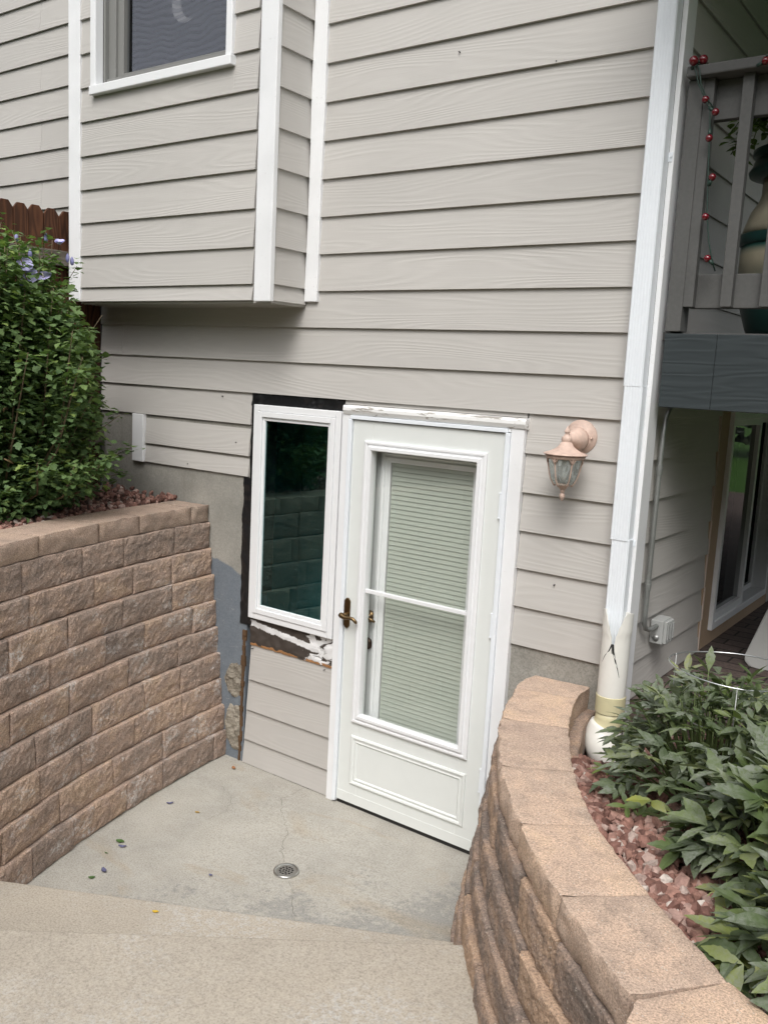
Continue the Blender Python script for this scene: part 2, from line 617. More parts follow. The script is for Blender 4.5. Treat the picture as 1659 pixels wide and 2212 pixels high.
def m_sill():
    t = NT('torn_brown_sill_membrane')
    p = t.pos()
    x, y, z = t.sep(p)
    n = t.noise(p, 30, 4, .6)
    base = t.mix(n, (.035, .029, .025), (.085, .070, .060))
    # left-over white caulk: a ragged bead along the top, torn smears at the right
    a = t.noise(t.pos((26, 1, 40)), 1.0, 5, .7, 1.6)
    b = t.noise(t.pos((11, 1, 24)), 1.0, 3, .6, 1.4)
    line = t.math('ABSOLUTE', t.math('SUBTRACT', t.math('ADD', z, t.math('MULTIPLY', t.math('ADD', x, 1.13), .10)), .846))
    bead = t.mapr(line, .030, .010, -.35, .30)
    right = t.mapr(x, -.86, -.70, -.5, .08)
    m1 = t.mapr(t.math('ADD', a, bead), .56, .60)
    m2 = t.mapr(t.math('ADD', b, right), .55, .575)
    fade = t.mapr(x, -.72, -.60, 1.0, .6)
    m = t.math('MAXIMUM', t.math('MULTIPLY', m1, fade), m2)
    c = t.mix(m, base, (.74, .74, .74))
    return t.pbr(c, .45, t.bump(t.math('ADD', n, t.math('MULTIPLY', m, 1.5)), .4, .003), 0, .4)


BROWNF = m_sill()
CRACKM = m_plain('crack_shadow', (.17, .16, .135), .95)
def m_seedy():
    t = NT('seedy_lamp_glass')
    p = t.pos()
    n = t.noise(t.pos((1, 1, .5)), 22, 4, .6, 2.5)
    tr = t.N('ShaderNodeBsdfTransparent')
    tr.inputs[0].default_value = (.86, .9, .89, 1)
    d = t.N('ShaderNodeBsdfPrincipled')
    d.inputs['Base Color'].default_value = (.52, .56, .55, 1)
    d.inputs['Roughness'].default_value = .15
    ms = t.N('ShaderNodeMixShader')
    t.L(t.mapr(n, .42, .62, .22, .75), ms.inputs[0])
    t.L(tr.outputs[0], ms.inputs[1])
    t.L(d.outputs[0], ms.inputs[2])
    t.L(ms.outputs[0], t.out.inputs[0])
    return t.m


LGLASS = m_seedy()


def m_screen():
    t = NT('window_screen_mesh')
    tr = t.N('ShaderNodeBsdfTransparent')
    df = t.N('ShaderNodeBsdfDiffuse')
    df.inputs[0].default_value = (.15, .16, .19, 1)
    x, y, z = t.sep(t.pos())
    n = t.noise(t.pos(), 2.5, 2)
    a = t.math('SINE', t.math('ADD', t.math('MULTIPLY', z, 190.0), t.math('MULTIPLY', n, 34.0)))
    ms = t.N('ShaderNodeMixShader')
    t.L(t.mapr(a, -1, 1, .62, .74), ms.inputs[0])
    t.L(tr.outputs[0], ms.inputs[1])
    t.L(df.outputs[0], ms.inputs[2])
    t.L(ms.outputs[0], t.out.inputs[0])
    return t.m


SCREEN = m_screen()


def m_paver():
    t = NT('red_grey_pavers')
    p = t.pos()
    b = t.N('ShaderNodeTexBrick')
    t.L(p, b.inputs['Vector'])
    b.inputs['Scale'].default_value = 1.0
    b.inputs['Brick Width'].default_value = .22
    b.inputs['Row Height'].default_value = .11
    b.inputs['Mortar Size'].default_value = .006
    b.inputs['Color1'].default_value = (.085, .066, .058, 1)
    b.inputs['Color2'].default_value = (.13, .097, .086, 1)
    b.inputs['Mortar'].default_value = (.03, .026, .023, 1)
    n = t.noise(p, 60, 4, .7)
    c = t.mix(1.0, b.outputs['Color'], t.ramp(n, [(.3, (.7, .7, .7)), (.7, (1.25, 1.25, 1.25))]), 'MULTIPLY')
    h = t.math('SUBTRACT', t.math('MULTIPLY', n, .3), b.outputs['Fac'])
    return t.pbr(c, .85, t.bump(h, .6, .006), 0, .3)


PAVE = m_paver()


def m_grass():
    t = NT('lawn')
    p = t.pos()
    c = t.mix(t.noise(p, 30, 5, .7), (.02, .06, .012), (.07, .15, .025))
    return t.pbr(c, .8, t.bump(t.noise(p, 90, 4, .8), .6, .02), 0, .2)


def m_fwall():
    """foundation: bare concrete above, blue-grey damp-proof paint below a slanting line"""
    t = NT('foundation_part_painted')
    p = t.pos()
    x, y, z = t.sep(p)
    n1 = t.noise(p, 2.2, 5, .62)
    n3 = t.noise(p, 120, 3, .7)
    c = t.mix(t.mapr(n1, .35, .65), (.24, .235, .21), (.37, .355, .32))
    st = t.noise(t.pos((14, 1, 1.2)), 1.0, 3)
    c = t.mix(t.mapr(st, .55, .75, 0, .35), c, (.16, .15, .13))
    pn = t.noise(p, 5, 5, .65)
    edge = t.math('ADD', t.math('ADD', z, t.math('MULTIPLY', x, .29)), t.math('ADD', t.math('MULTIPLY', pn, .10), -.80))
    m = t.mapr(edge, .005, -.005)
    pc = t.mix(t.noise(p, 11, 4), (.13, .155, .185), (.20, .225, .25))
    sc = t.noise(t.pos((3, 1, 14), None), 3.0, 4, .7, 1.2)
    pc = t.mix(t.mapr(sc, .68, .71, 0, .6), pc, (.42, .40, .36))
    c = t.mix(m, c, pc)
    c = t.mix(1.0, c, t.ramp(n3, [(.25, (.8, .8, .8)), (.75, (1.15, 1.15, 1.15))]), 'MULTIPLY')
    return t.pbr(c, .8, t.bump(n3, .25, .003), 0, .3)


FWALL = m_fwall()

# ================================================================== GROUND
gm = MB()
for (x0, x1, y0, y1) in ((-120, -9, -120, 160), (3.2, 120, -120, 160), (-9, 3.2, -120, -5.2), (-9, 3.2, 9.0, 160)):
    gm.quad((x0, y0, .86), (x1, y0, .86), (x1, y1, .86), (x0, y1, .86))
o = gm.build('ground', m_grass())
o['kind'] = 'structure'
pv = MB()
pv.quad((-1.28, .12, .93), (3.3, .12, .93), (3.3, 9.1, .93), (-1.28, 9.1, .93))
pv.quad((-1.28, .12, .6), (3.3, .12, .6), (3.3, .12, .93), (-1.28, .12, .93))
o = pv.build('patio_pavers', PAVE)
o['kind'] = 'structure'
# concrete walk behind the camera, at the top of the steps
pw = MB()
pw.prism([(-3.1, -5.3), (.4, -5.3), (.4, -2.9), (-.2, -2.4), (-1.6, -3.3), (-3.1, -4.4)], .5, .88)
o = pw.build('upper_walk', CONC_S)
o['kind'] = 'structure'

# landing slab
N = 60
lv, lf = [], []
for i in range(N+1):
    for j in range(N+1):
        x = -3.75+2.5*i/N
        y = -2.35+2.36*j/N
        d = math.hypot(x+2.52, y+.70)
        z = -.012*math.exp(-(d/.35)**2)+.002*float(vnoise(x*3, y*3, 0))
        lv.append((x, y, z))
for i in range(N):
    for j in range(N):
        a = i*(N+1)+j
        lf.append((a, a+N+1, a+N+2, a+1))
lm = MB()
lm.add(lv, lf, 0, True)
landing = lm.build('landing', CONC_L)
landing['kind'] = 'structure'


def crack(pts, wd=.0026):
    m = MB()
    P = []
    for a, b in zip(pts[:-1], pts[1:]):
        n = max(3, int(math.hypot(b[0]-a[0], b[1]-a[1])/.018))
        for k in range(n):
            f = k/n
            P.append((a[0]+(b[0]-a[0])*f+random.gauss(0, .005), a[1]+(b[1]-a[1])*f+random.gauss(0, .005)))
    P.append(pts[-1])
    V, F = [], []
    for i, p in enumerate(P):
        q = P[min(i+1, len(P)-1)]
        q0 = P[max(i-1, 0)]
        t = Vector((q[0]-q0[0], q[1]-q0[1])).normalized()
        h = wd*random.uniform(.15, .6)
        d = math.hypot(p[0]+2.52, p[1]+.70)
        z = -.012*math.exp(-(d/.35)**2)+.002*float(vnoise(p[0]*3, p[1]*3, 0))+.0015
        V += [(p[0]-t.y*h, p[1]+t.x*h, z), (p[0]+t.y*h, p[1]-t.x*h, z)]
    for i in range(len(P)-1):
        F.append((2*i, 2*i+1, 2*i+3, 2*i+2))
    m.add(V, F)
    return m


crack([(-3.00, -.03), (-3.0, -.2), (-2.913, -.3), (-2.821, -.365), (-2.739, -.448), (-2.682, -.544), (-2.585, -.64)]).build('crack', CRACKM, landing)
crack([(-2.46, -.75), (-2.41, -.782), (-2.279, -.92), (-2.215, -.97), (-2.1, -1.1)], .0025).build('crack', CRACKM, landing)
crack([(-3.35, -.3), (-3.2, -.37), (-3.12, -.5), (-3.13, -.62)], .002).build('crack', CRACKM, landing)

# steps: two winders fanning out from the right wall
st = thing('concrete_steps', 'sandy concrete winder steps leading down to the door landing', 'steps', (-2.4, -1.8, 0))


def step_mesh(poly, z0, z1):
    m = MB()
    m.prism(poly, z0, z1)
    return m


s1 = step_mesh([(-3.9, -2.117), (-1.30, -.745), (-1.2, -2.6), (-3.9, -3.6)], -.05, .17).build('step', CONC_S, st, bevel=.012, segs=3)
s2 = step_mesh([(-3.6, -2.79), (-1.20, -.966), (-.9, -2.2), (-2.2, -3.9), (-3.4, -3.9)], .15, .35).build('step', CONC_S, st, bevel=.012, segs=3)
s3 = step_mesh([(-2.65, -3.2), (-1.0, -1.9), (-.6, -2.5), (-1.5, -3.8), (-2.6, -3.9)], .30, .53).build('step', CONC_S, st, bevel=.012, segs=3)


# ================================================================== RETAINING WALLS
class Path:
    def __init__(self, pts, sub=12):
        P = np.array(pts, float)
        # Catmull-Rom
        Q = []
        E = np.vstack([2*P[0]-P[1], P, 2*P[-1]-P[-2]])
        for i in range(1, len(E)-2):
            for k in range(sub):
                t = k/sub
                a, b, c, d = E[i-1], E[i], E[i+1], E[i+2]
                Q.append(.5*((2*b)+(-a+c)*t+(2*a-5*b+4*c-d)*t*t+(-a+3*b-3*c+d)*t**3))
        Q.append(P[-1])
        self.q = np.array(Q)
        d = np.linalg.norm(np.diff(self.q, axis=0), axis=1)
        self.s = np.concatenate([[0], np.cumsum(d)])
        self.len = self.s[-1]

    def at(self, s):
        x = np.interp(s, self.s, self.q[:, 0])
        y = np.interp(s, self.s, self.q[:, 1])
        e = .04
        tx = np.interp(np.minimum(s+e, self.len), self.s, self.q[:, 0])-np.interp(np.maximum(s-e, 0), self.s, self.q[:, 0])
        ty = np.interp(np.minimum(s+e, self.len), self.s, self.q[:, 1])-np.interp(np.maximum(s-e, 0), self.s, self.q[:, 1])
        l = np.hypot(tx, ty)
        return x, y, tx/l, ty/l


def split_block(mb, path, s0, s1, z0, z1, off, side, res, amp, seed, rnd, depth=.06, topflat=.0):
    """one split-face block: displaced front face with rounded arrises, sides and a ledge going back"""
    L = s1-s0
    nu = max(4, int(L/res))
    nv = max(4, int((z1-z0)/res))
    us = np.linspace(0, 1, nu+1)
    vs = np.linspace(0, 1, nv+1)
    # pull the outer rows close to the edge
    us[1], us[-2] = .006/L, 1-.006/L
    vs[1], vs[-2] = .005/(z1-z0), 1-.005/(z1-z0)
    U, Vv = np.meshgrid(us, vs, indexing='ij')
    S = s0+U*L
    Z = z0+Vv*(z1-z0)
    x, y, tx, ty = path.at(S)
    nx, ny = (ty, -tx) if side > 0 else (-ty, tx)
    e = np.minimum(np.minimum(U, 1-U)*L, np.minimum(Vv, 1-Vv)*(z1-z0))
    k = seed*13.7
    d = amp*(.75*fbm(S*8+k, Z*11, k*.7, 3)+.55*fbm(S*40+k, Z*48, k, 3)+.35*vnoise(S*100+k, Z*100, k))
    tilt = random.uniform(-.03, .03)*(Vv-.5)+random.uniform(-.03, .03)*(U-.5)
    d = d+tilt*.25
    d = d+.0055*(1-np.exp(-e/.010))-.0048*np.exp(-e/.003)
    jz = .0035*vnoise(S*14+k, Z*3, 4.2)
    d = d+off
    V = np.stack([x+nx*d, y+ny*d, Z+jz], -1)
    # ring going back
    back = lambda ii: np.stack([x[ii]+nx[ii]*(off-depth), y[ii]+ny[ii]*(off-depth), Z[ii]], -1)
    base = V.reshape(-1, 3)
    F = []
    w_ = nv+1
    for i in range(nu):
        for j in range(nv):
            a = i*w_+j
            q = (a, a+w_, a+w_+1, a+1)
            F.append(q if side > 0 else q[::-1])
    n0 = len(base)
    ext = []
    # top ledge + bottom + sides
    top = back((slice(None), -1))
    bot = back((slice(None), 0))
    ext = [top, bot, back((0, slice(None))), back((-1, slice(None)))]
    offs = [n0, n0+nu+1, n0+2*(nu+1), n0+2*(nu+1)+w_]
    for i in range(nu):
        a = i*w_+nv
        q = (a, a+w_, offs[0]+i+1, offs[0]+i)
        F.append(q if side > 0 else q[::-1])
        a = i*w_
        q = (a+w_, a, offs[1]+i, offs[1]+i+1)
        F.append(q if side > 0 else q[::-1])
    for j in range(nv):
        F.append((j, j+1, offs[2]+j+1, offs[2]+j))
        a = nu*w_+j
        F.append((a+1, a, offs[3]+j, offs[3]+j+1))
    mb.add(np.vstack([base]+ext), F, rnd, False)


def cap_stone(o_a, o_b, i_a, i_b, z0, z1, rnd, seed, amp=.006, res=.018):
    """cap: outer edge o_a->o_b (front, split face), inner edge i_a->i_b; polylines allowed via lists"""
    m = MB()
    O = np.array(o_a if hasattr(o_a[0], '__len__') else [o_a, o_b], float)
    I = np.array(i_a if hasattr(i_a[0], '__len__') else [i_a, i_b], float)

    def rs(P, n):
        d = np.concatenate([[0], np.cumsum(np.linalg.norm(np.diff(P, axis=0), axis=1))])
        t = np.linspace(0, d[-1], n)
        return np.stack([np.interp(t, d, P[:, 0]), np.interp(t, d, P[:, 1])], -1)
    L = np.linalg.norm(np.diff(O, axis=0), axis=1).sum()
    nu = max(6, int(L/res))
    nw = 14
    o2, i2 = rs(O, nu+1), rs(I, nu+1)
    k = seed*9.1
    V = []
    # profile rows: front face bottom->top, then top outer->inner, then inner face down
    nvf = 6
    rows = []
    dirv = o2-i2
    dirv /= np.linalg.norm(dirv, axis=1)[:, None]
    su = np.linspace(0, L, nu+1)
    ddo = (O[-1]-O[0])/np.linalg.norm(O[-1]-O[0])*.0016
    for arr in (o2, i2):
        arr[0] += ddo
        arr[-1] -= ddo
    for j in range(nvf+1):
        v = j/nvf
        e = min(v, 1-v)*(z1-z0)
        eu = np.minimum(su, L-su)
        ee = np.minimum(e, eu)
        d = amp*(fbm(su*12+k, v*1.6+k, k, 3)+.6*fbm(su*45+k, v*5, k, 2))+.006*(1-np.exp(-ee/.012))
        d = d-.005*np.exp(-eu/.004)
        p = o2+dirv*d[:, None]
        zz = np.full(nu+1, z0+v*(z1-z0))+(.0025*vnoise(su*30+k, v, 1.0) if 0 < j else 0)
        rows.append(np.column_stack([p, zz]))
    edge_t = rows[-1]
    for j in range(1, nw+1):
        v = j/nw
        f = .02 if j == 1 else (.98 if j == nw-1 else v)
        p = o2+(i2-o2)*f
        jag = .004*fbm(su*35+k, j*3.0, 2.0, 2) if j == nw else 0
        p = p-dirv*(np.asarray(jag)*1.0)[..., None] if j == nw else p
        eu = np.minimum(su, L-su)
        zz = z1+.0012*vnoise(su*25+k, f*8, 3.0)-.003*np.exp(-eu/.003)-(.003 if j == nw else 0)+.001*(1 if j == 1 else 0)
        rows.append(np.column_stack([p, np.broadcast_to(zz, nu+1)]))
    for j in range(1, 5):
        v = j/4
        jag = .004*fbm(su*35+k, 40+v*3, 2.0, 2)
        p = i2-dirv*np.asarray(jag)[:, None]
        rows.append(np.column_stack([p, np.full(nu+1, z1-.003+(z0-z1)*v)]))
    R = len(rows)
    V = np.vstack(rows)
    F = []
    n1 = nu+1
    for r in range(R-1):
        for i in range(nu):
            F.append((r*n1+i, r*n1+i+1, (r+1)*n1+i+1, (r+1)*n1+i))
    F.append(tuple(r*n1 for r in range(R)))
    F.append(tuple(r*n1+nu for r in range(R-1, -1, -1)))
    m.add(V, F, rnd, True)
    return m


def sharp(o, ang=35):
    m = o.modifiers.new('split', 'EDGE_SPLIT')
    m.split_angle = math.radians(ang)
    return o


# ---- left wall
LP = []
for t in np.linspace(-.14, 3.4, 14):
    tt = max(t, 0)
    LP.append((-3.80+.105*t+.0887*min(tt, 2.2)**2 + (0 if tt < 2.2 else .39*(tt-2.2)), -(t+.145)))
LPath = Path(LP, 6)
lw = thing('block_retaining_wall', 'tall straight brown split-face block retaining wall left of the landing', 'retaining wall', (-3.6, -1.0, 0))
lb = MB()
NC = 9
HL = 1.38/NC
for c in range(NC):
    off = .0215*(NC-1-c)+.012
    s = -random.uniform(.05, .35)
    while s < LPath.len:
        L = random.choice([.40, .40, .41, .30, .45])
        a, b = max(s, 0), min(s+L, LPath.len)
        if b-a > .06:
            split_block(lb, LPath, a+.0015, b-.0015, c*HL+.001, (c+1)*HL-.001, off, -1, .0105, .0056, c*20+s, random.random(), depth=.07)
        s += L
lbo = lb.build('block_face', BLOCK_L, lw)
cut = [0, .40]
cuts = [0.0, .155, .565, .87, 1.29, 1.7, 2.1, 2.5, 2.9, 3.3]
for i in range(len(cuts)-1):
    ss = np.linspace(cuts[i]+.001, cuts[i+1]-.001, 8)
    x, y, tx, ty = LPath.at(ss)
    nx, ny = -ty, tx
    O = np.column_stack([x+nx*.004, y+ny*.004])
    I = np.column_stack([x-nx*.245, y-ny*.245])
    m = cap_stone(O, None, I, None, 1.383, 1.478, random.random(), 3+i)
    sharp(m.build('cap_stone', CAPL, lw), 50)
fill = MB()
ss = np.linspace(0, LPath.len, 30)
x, y, tx, ty = LPath.at(ss)
for i in range(29):
    a = (x[i]+ty[i]*.03, y[i]-tx[i]*.03)
    b = (x[i+1]+ty[i+1]*.03, y[i+1]-tx[i+1]*.03)
    f0, f1 = .13, 0
    fill.quad((a[0]-ty[i]*.13, a[1]+tx[i]*.13, -.05), (b[0]-ty[i+1]*.13, b[1]+tx[i+1]*.13, -.05), (b[0], b[1], 1.40), (a[0], a[1], 1.40))
fill.build('backfill', SOIL, lw)

# ---- right curved wall
OJ = [(-1.668, -.03), (-1.648, -.243), (-1.53, -.592), (-1.324, -.985), (-1.084, -1.303), (-.831, -1.577), (-.55, -1.83)]
IJ = [(-1.418, .0), (-1.404, -.175), (-1.289, -.503), (-1.113, -.852), (-.905, -1.155), (-.648, -1.413), (-.389, -1.636)]
O7 = [(-.530, -1.835), (-.50, -2.08)]
I7 = [(-.386, -1.640), (-.13, -1.795)]
RPts = OJ+[(-.50, -2.06), (-.42, -2.35), (-.38, -2.7)]
RPath = Path(RPts, 8)
rw = thing('curved_block_wall', 'low curved tan block wall with smooth sandy caps beside the planting bed', 'retaining wall', (-1.3, -1.0, 0))
rb = MB()
NR = 6
HR = .88/NR
for c in range(NR):
    off = .022*(NR-1-c)+.016
    s = -random.uniform(.02, .3)
    while s < RPath.len:
        L = random.choice([.40, .41, .39, .30])
        a, b = max(s, 0), min(s+L, RPath.len)
        if b-a > .06:
            split_block(rb, RPath, a+.003, b-.003, c*HR+.001, (c+1)*HR-.001, off, 1, .010, .0058, 400+c*20+s, random.random(), depth=.12)
        s += L
rb.build('block_face', BLOCK_R, rw)
rel = [.35, .8, .15, .45, .85, .25]
for i in range(6):
    # subdivide the edges along the smooth curve
    def arc(P, i):
        p = Path(P, 8)
        return p.q[i*8:(i+1)*8+1]
    O = arc(OJ, i)
    I = arc(IJ, i)
    m = cap_stone(O, None, I, None, .883, .98, rel[i], 40+i, amp=.008)
    sharp(m.build('cap_stone', CAPM, rw), 50)
m = cap_stone(O7, None, I7, None, .883, .985, .9, 60, amp=.008)
sharp(m.build('cap_stone', CAPM, rw), 50)
m = cap_stone([(-.495, -2.09), (-.42, -2.4)], None, [(-.12, -1.80), (.0, -2.2)], None, .883, .98, .3, 61, amp=.008)
sharp(m.build('cap_stone', CAPM, rw), 50)
# inner back of the lower courses
IPath = Path(IJ+[(-.13, -1.795), (.1, -1.95)], 8)
bk = MB()
for c in range(2):
    s = -random.uniform(0, .2)
    while s < IPath.len:
        L = random.choice([.28, .30])
        a, b = max(s, 0), min(s+L, IPath.len)
        if b-a > .05:
            split_block(bk, IPath, a+.002, b-.002, .88-HR*(c+1), .88-HR*c-.002, .045-.02*c, -1, .02, .004, 700+c*9+s, random.random(), depth=.2)
        s += L
bk.build('back_face', BLOCK_R, rw)
core = MB()
for i in range(len(OJ)-1):
    a, b = Vector(OJ[i]), Vector(OJ[i+1])
    core.quad((a.x+.03, a.y+.02, 0), (b.x+.03, b.y+.02, 0), (b.x+.03, b.y+.02, .882), (a.x+.03, a.y+.02, .882))
core.build('core_fill', SOIL, rw)

# ================================================================== BEDS
bd = MB()
NB = 26
v, f = [], []
for i in range(NB+1):
    for j in range(NB+1):
        x = -6.5+2.85*i/NB
        y = -3.6+3.6*j/NB
        z = 1.452-.02*float(vnoise(x*2, y*2, 0))
        if x > -3.9:
            z = 1.40
        v.append((x, y, z))
for i in range(NB):
    for j in range(NB):
        a = i*(NB+1)+j
        f.append((a, a+NB+1, a+NB+2, a+1))
bd.add(v, f, 0, True)
# drop the bed's soil sheet back behind the wall line
o = bd.build('side_bed_soil', SOIL)
o['kind'] = 'structure'
me = o.data
for vv in me.vertices:
    s_ = -vv.co.y-.145
    t_ = max(s_, 0)
    xw = -3.80+.105*s_+.0887*min(t_, 2.2)**2-.10
    if vv.co.x > xw:
        vv.co.x = xw

bd2 = MB()
v, f = [], []


def bed_z(x, y):
    """right bed: dips at the drain pipe, rises to the paving"""
    z = .865-.02*float(vnoise(x*3, y*3, 9))
    d = math.hypot(x+1.27, y+.12)
    return z-.21*math.exp(-(d/.27)**2)


NX, NY = 60, 60
for i in range(NX+1):
    for j in range(NY+1):
        x = -1.5+3.6*i/NX
        y = -2.6+2.73*j/NY
        v.append((x, y, bed_z(x, y)-.012))


def inner_x(y):
    P = np.array(IJ+[(-.13, -1.795), (.4, -2.2), (1.5, -2.7)])
    return np.interp(-y, -P[:, 1], P[:, 0])


for i in range(NX):
    for j in range(NY):
        x = -1.5+3.6*(i+.5)/NX
        y = -2.6+2.73*(j+.5)/NY
        if x > inner_x(y)-.05:
            a = i*(NY+1)+j
            f.append((a, a+NY+1, a+NY+2, a+1))
bd2.add(v, f, 0, True)
o = bd2.build('planting_bed_soil', SOIL)
o['kind'] = 'structure'

# rocks
phi = (1+5**.5)/2
ICO = np.array([(-1, phi, 0), (1, phi, 0), (-1, -phi, 0), (1, -phi, 0), (0, -1, phi), (0, 1, phi), (0, -1, -phi), (0, 1, -phi), (phi, 0, -1), (phi, 0, 1), (-phi, 0, -1), (-phi, 0, 1)])/math.hypot(1, phi)
ICF = [(0, 11, 5), (0, 5, 1), (0, 1, 7), (0, 7, 10), (0, 10, 11), (1, 5, 9), (5, 11, 4), (11, 10, 2), (10, 7, 6), (7, 1, 8), (3, 9, 4), (3, 4, 2), (3, 2, 6), (3, 6, 8), (3, 8, 9), (4, 9, 5), (2, 4, 11), (6, 2, 10), (8, 6, 7), (9, 8, 1)]


def rot3():
    q = rng.normal(size=4)
    q /= np.linalg.norm(q)
    a, b, c, d = q
    return np.array([[a*a+b*b-c*c-d*d, 2*(b*c-a*d), 2*(b*d+a*c)], [2*(b*c+a*d), a*a-b*b+c*c-d*d, 2*(c*d-a*b)], [2*(b*d-a*c), 2*(c*d+a*b), a*a-b*b-c*c+d*d]])


def rocks(pts, name, size):
    m = MB()
    for (x, y, z) in pts:
        s = size*rng.uniform(.6, 1.35)
        A = ICO.copy()
        # cut the ball with random planes: angular crushed rock
        for _ in range(6):
            n = rng.normal(size=3)
            n /= np.linalg.norm(n)
            h = rng.uniform(.45, .8)
            d = A@n
            A = A-np.outer(np.maximum(d-h, 0), n)
        A = A*np.array([1, rng.uniform(.65, .95), rng.uniform(.5, .8)])*s
        A = A@rot3().T+np.array([x, y, z])
        m.add(A, ICF, float(rng.random()))
    o = m.build(name, ROCKM)
    o['kind'] = 'stuff'
    return o


pts = []
while len(pts) < 5200:
    y = rng.uniform(-2.3, .1)
    x = inner_x(y)+.02+(rng.random()**1.6)*.85
    pts.append((x, y, bed_z(x, y)+rng.uniform(0, .022)))
rocks(pts, 'red_rock_mulch', .027)
pts = []
while len(pts) < 1500:
    y = rng.uniform(-1.9, -.02)
    s_ = -y-.145
    xw = -3.80+.105*s_+.0887*max(s_, 0)**2-.26
    x = xw-(rng.random()**1.3)*1.0
    pts.append((x, y, 1.452+rng.uniform(0, .02)+.05*max(0, (y+.5))*1.2))
rocks(pts, 'dark_red_gravel', .021)

# ================================================================== HOUSE
house = thing('house', 'beige lap-sided house wall with white trim, bay window and basement door', 'house', (-2.3, 0, 0))


def lap(mb, axis, plane, nrm, u0, u1, z0, z1, th=.0165, top=.0020):
    """one lap board; axis 'x' board runs in x on plane y; axis 'y' runs in y on plane x; nrm = outward sign"""
    r = random.random()

    def P(u, out, z):
        return (u, plane+nrm*out, z) if axis == 'x' else (plane+nrm*out, u, z)
    A = [P(u0, th, z0), P(u1, th, z0), P(u1, top, z1), P(u0, top, z1)]
    B = [P(u0, .0, z0), P(u1, .0, z0), P(u1, 0, z1), P(u0, 0, z1)]
    V = A+B
    flip = (axis == 'x' and nrm > 0) or (axis == 'y' and nrm < 0)
    F = [(0, 1, 2, 3), (4, 5, 1, 0), (5, 6, 2, 1), (7, 4, 0, 3)]
    mb.add(V, [q[::-1] for q in F] if flip else F, r)


def cuts_lap(mb, axis, plane, nrm, u0, u1, z0, z1, joints=()):
    us = [u0]+[j for j in joints if u0 < j < u1]+[u1]
    for a, b in zip(us[:-1], us[1:]):
        lap(mb, axis, plane, nrm, a+(.001 if a != u0 else 0), b-(.001 if b != u1 else 0), z0, z1)


ms = MB()
ZL = [1.093, 1.272, 1.446, 1.618, 1.792, 1.967, 2.142, 2.3166, 2.4985]
z = 2.681
while z < 5.9:
    ZL.append(z)
    z += .1822
RX = -1.300
for i in range(len(ZL)-1):
    a, b = ZL[i], ZL[i+1]
    if a >= 2.13:
        lft = -4.81 if a < 2.9 else -7.0
        if a < 2.13+.01:
            cuts_lap(ms, 'x', 0, -1, lft, RX, a, b)
        else:
            jn = []
            if abs(a-2.3166) < .01:
                jn = [-4.598]
            if a > 3.2 and (i % 2 == 0):
                jn = [-5.435]
            cuts_lap(ms, 'x', 0, -1, lft, RX, a, b, jn)
    else:
        lft = {6: -4.81}.get(i, -4.374)
        if a > 1.95:
            lap(ms, 'x', 0, -1, -4.81, -3.490, a, b)
            lap(ms, 'x', 0, -1, -2.840, -1.815, 2.121, b, th=.0065)
        elif a > 1.70:
            lap(ms, 'x', 0, -1, -4.374, -3.492 if a > 1.8 else -3.497, a, b)
        elif a > 1.6:
            pass
        lap(ms, 'x', 0, -1, -1.808, RX, a, b)
lap(ms, 'x', 0, -1, -4.374, -3.499, 1.677, 1.792)
# panel under the basement window
for a, b, l in ((.5157, .7275, -3.447), (.332, .5157, -3.459), (.1499, .332, -3.469), (.004, .1499, -3.479)):
    lap(ms, 'x', 0, -1, l, -2.838, a, b)
ms.build('siding', SIDE, house)
for (xx, zz) in ((-1.80, 3.60), (-2.28, 3.71), (-3.72, 2.11), (-3.60, 1.86), (-3.99, 1.70), (-1.345, 2.115), (-3.43, .70), (-2.90, .70), (-1.62, 1.40)):
    nail = MB()
    nail.lathe([(.0, .0), (.0028, .0), (.0028, .0185), (0, .0188)], (xx, 0, zz), 'y', 8)
    nail.build('nail_head', SHEATH, house)

# structural core with openings
wc = MB()
wc.box(-7, -3.453, .0, .16, 1.0, 5.9)
wc.box(-3.453, -2.841, .0, .16, 2.084, 5.9)
wc.box(-3.453, -2.841, .0, .16, -.1, .880)
wc.box(-2.841, -1.811, .0, .16, 2.119, 5.9)
wc.box(-1.811, -1.2835, .0, .16, -.1, 5.9)
wc.build('wall_core', SHEATH, house)
fd = MB()
fd.box(-4.81, -3.485, -.004, .155, -.1, 1.97)
fd.build('foundation', FWALL, house)
fd = MB()
fd.box(-1.822, -1.30, -.004, -.0005, -.1, 1.10)
fd.build('foundation', CONC_F, house)
# exposed rough edge left of the panel and the torn concrete
ge = MB()
for k in range(26):
    zz = k*.0305
    xx = -3.515+.0003*k
    ge.box(xx+random.uniform(-.012, .004), -3.478+random.uniform(-.01, .0)-(.02*(1-zz/.8) if zz < .8 else 0), -.012+random.uniform(-.004, .004), -.0005, zz, zz+.0303)
ge.build('rotten_edge', GAPM, house)
ro = MB()


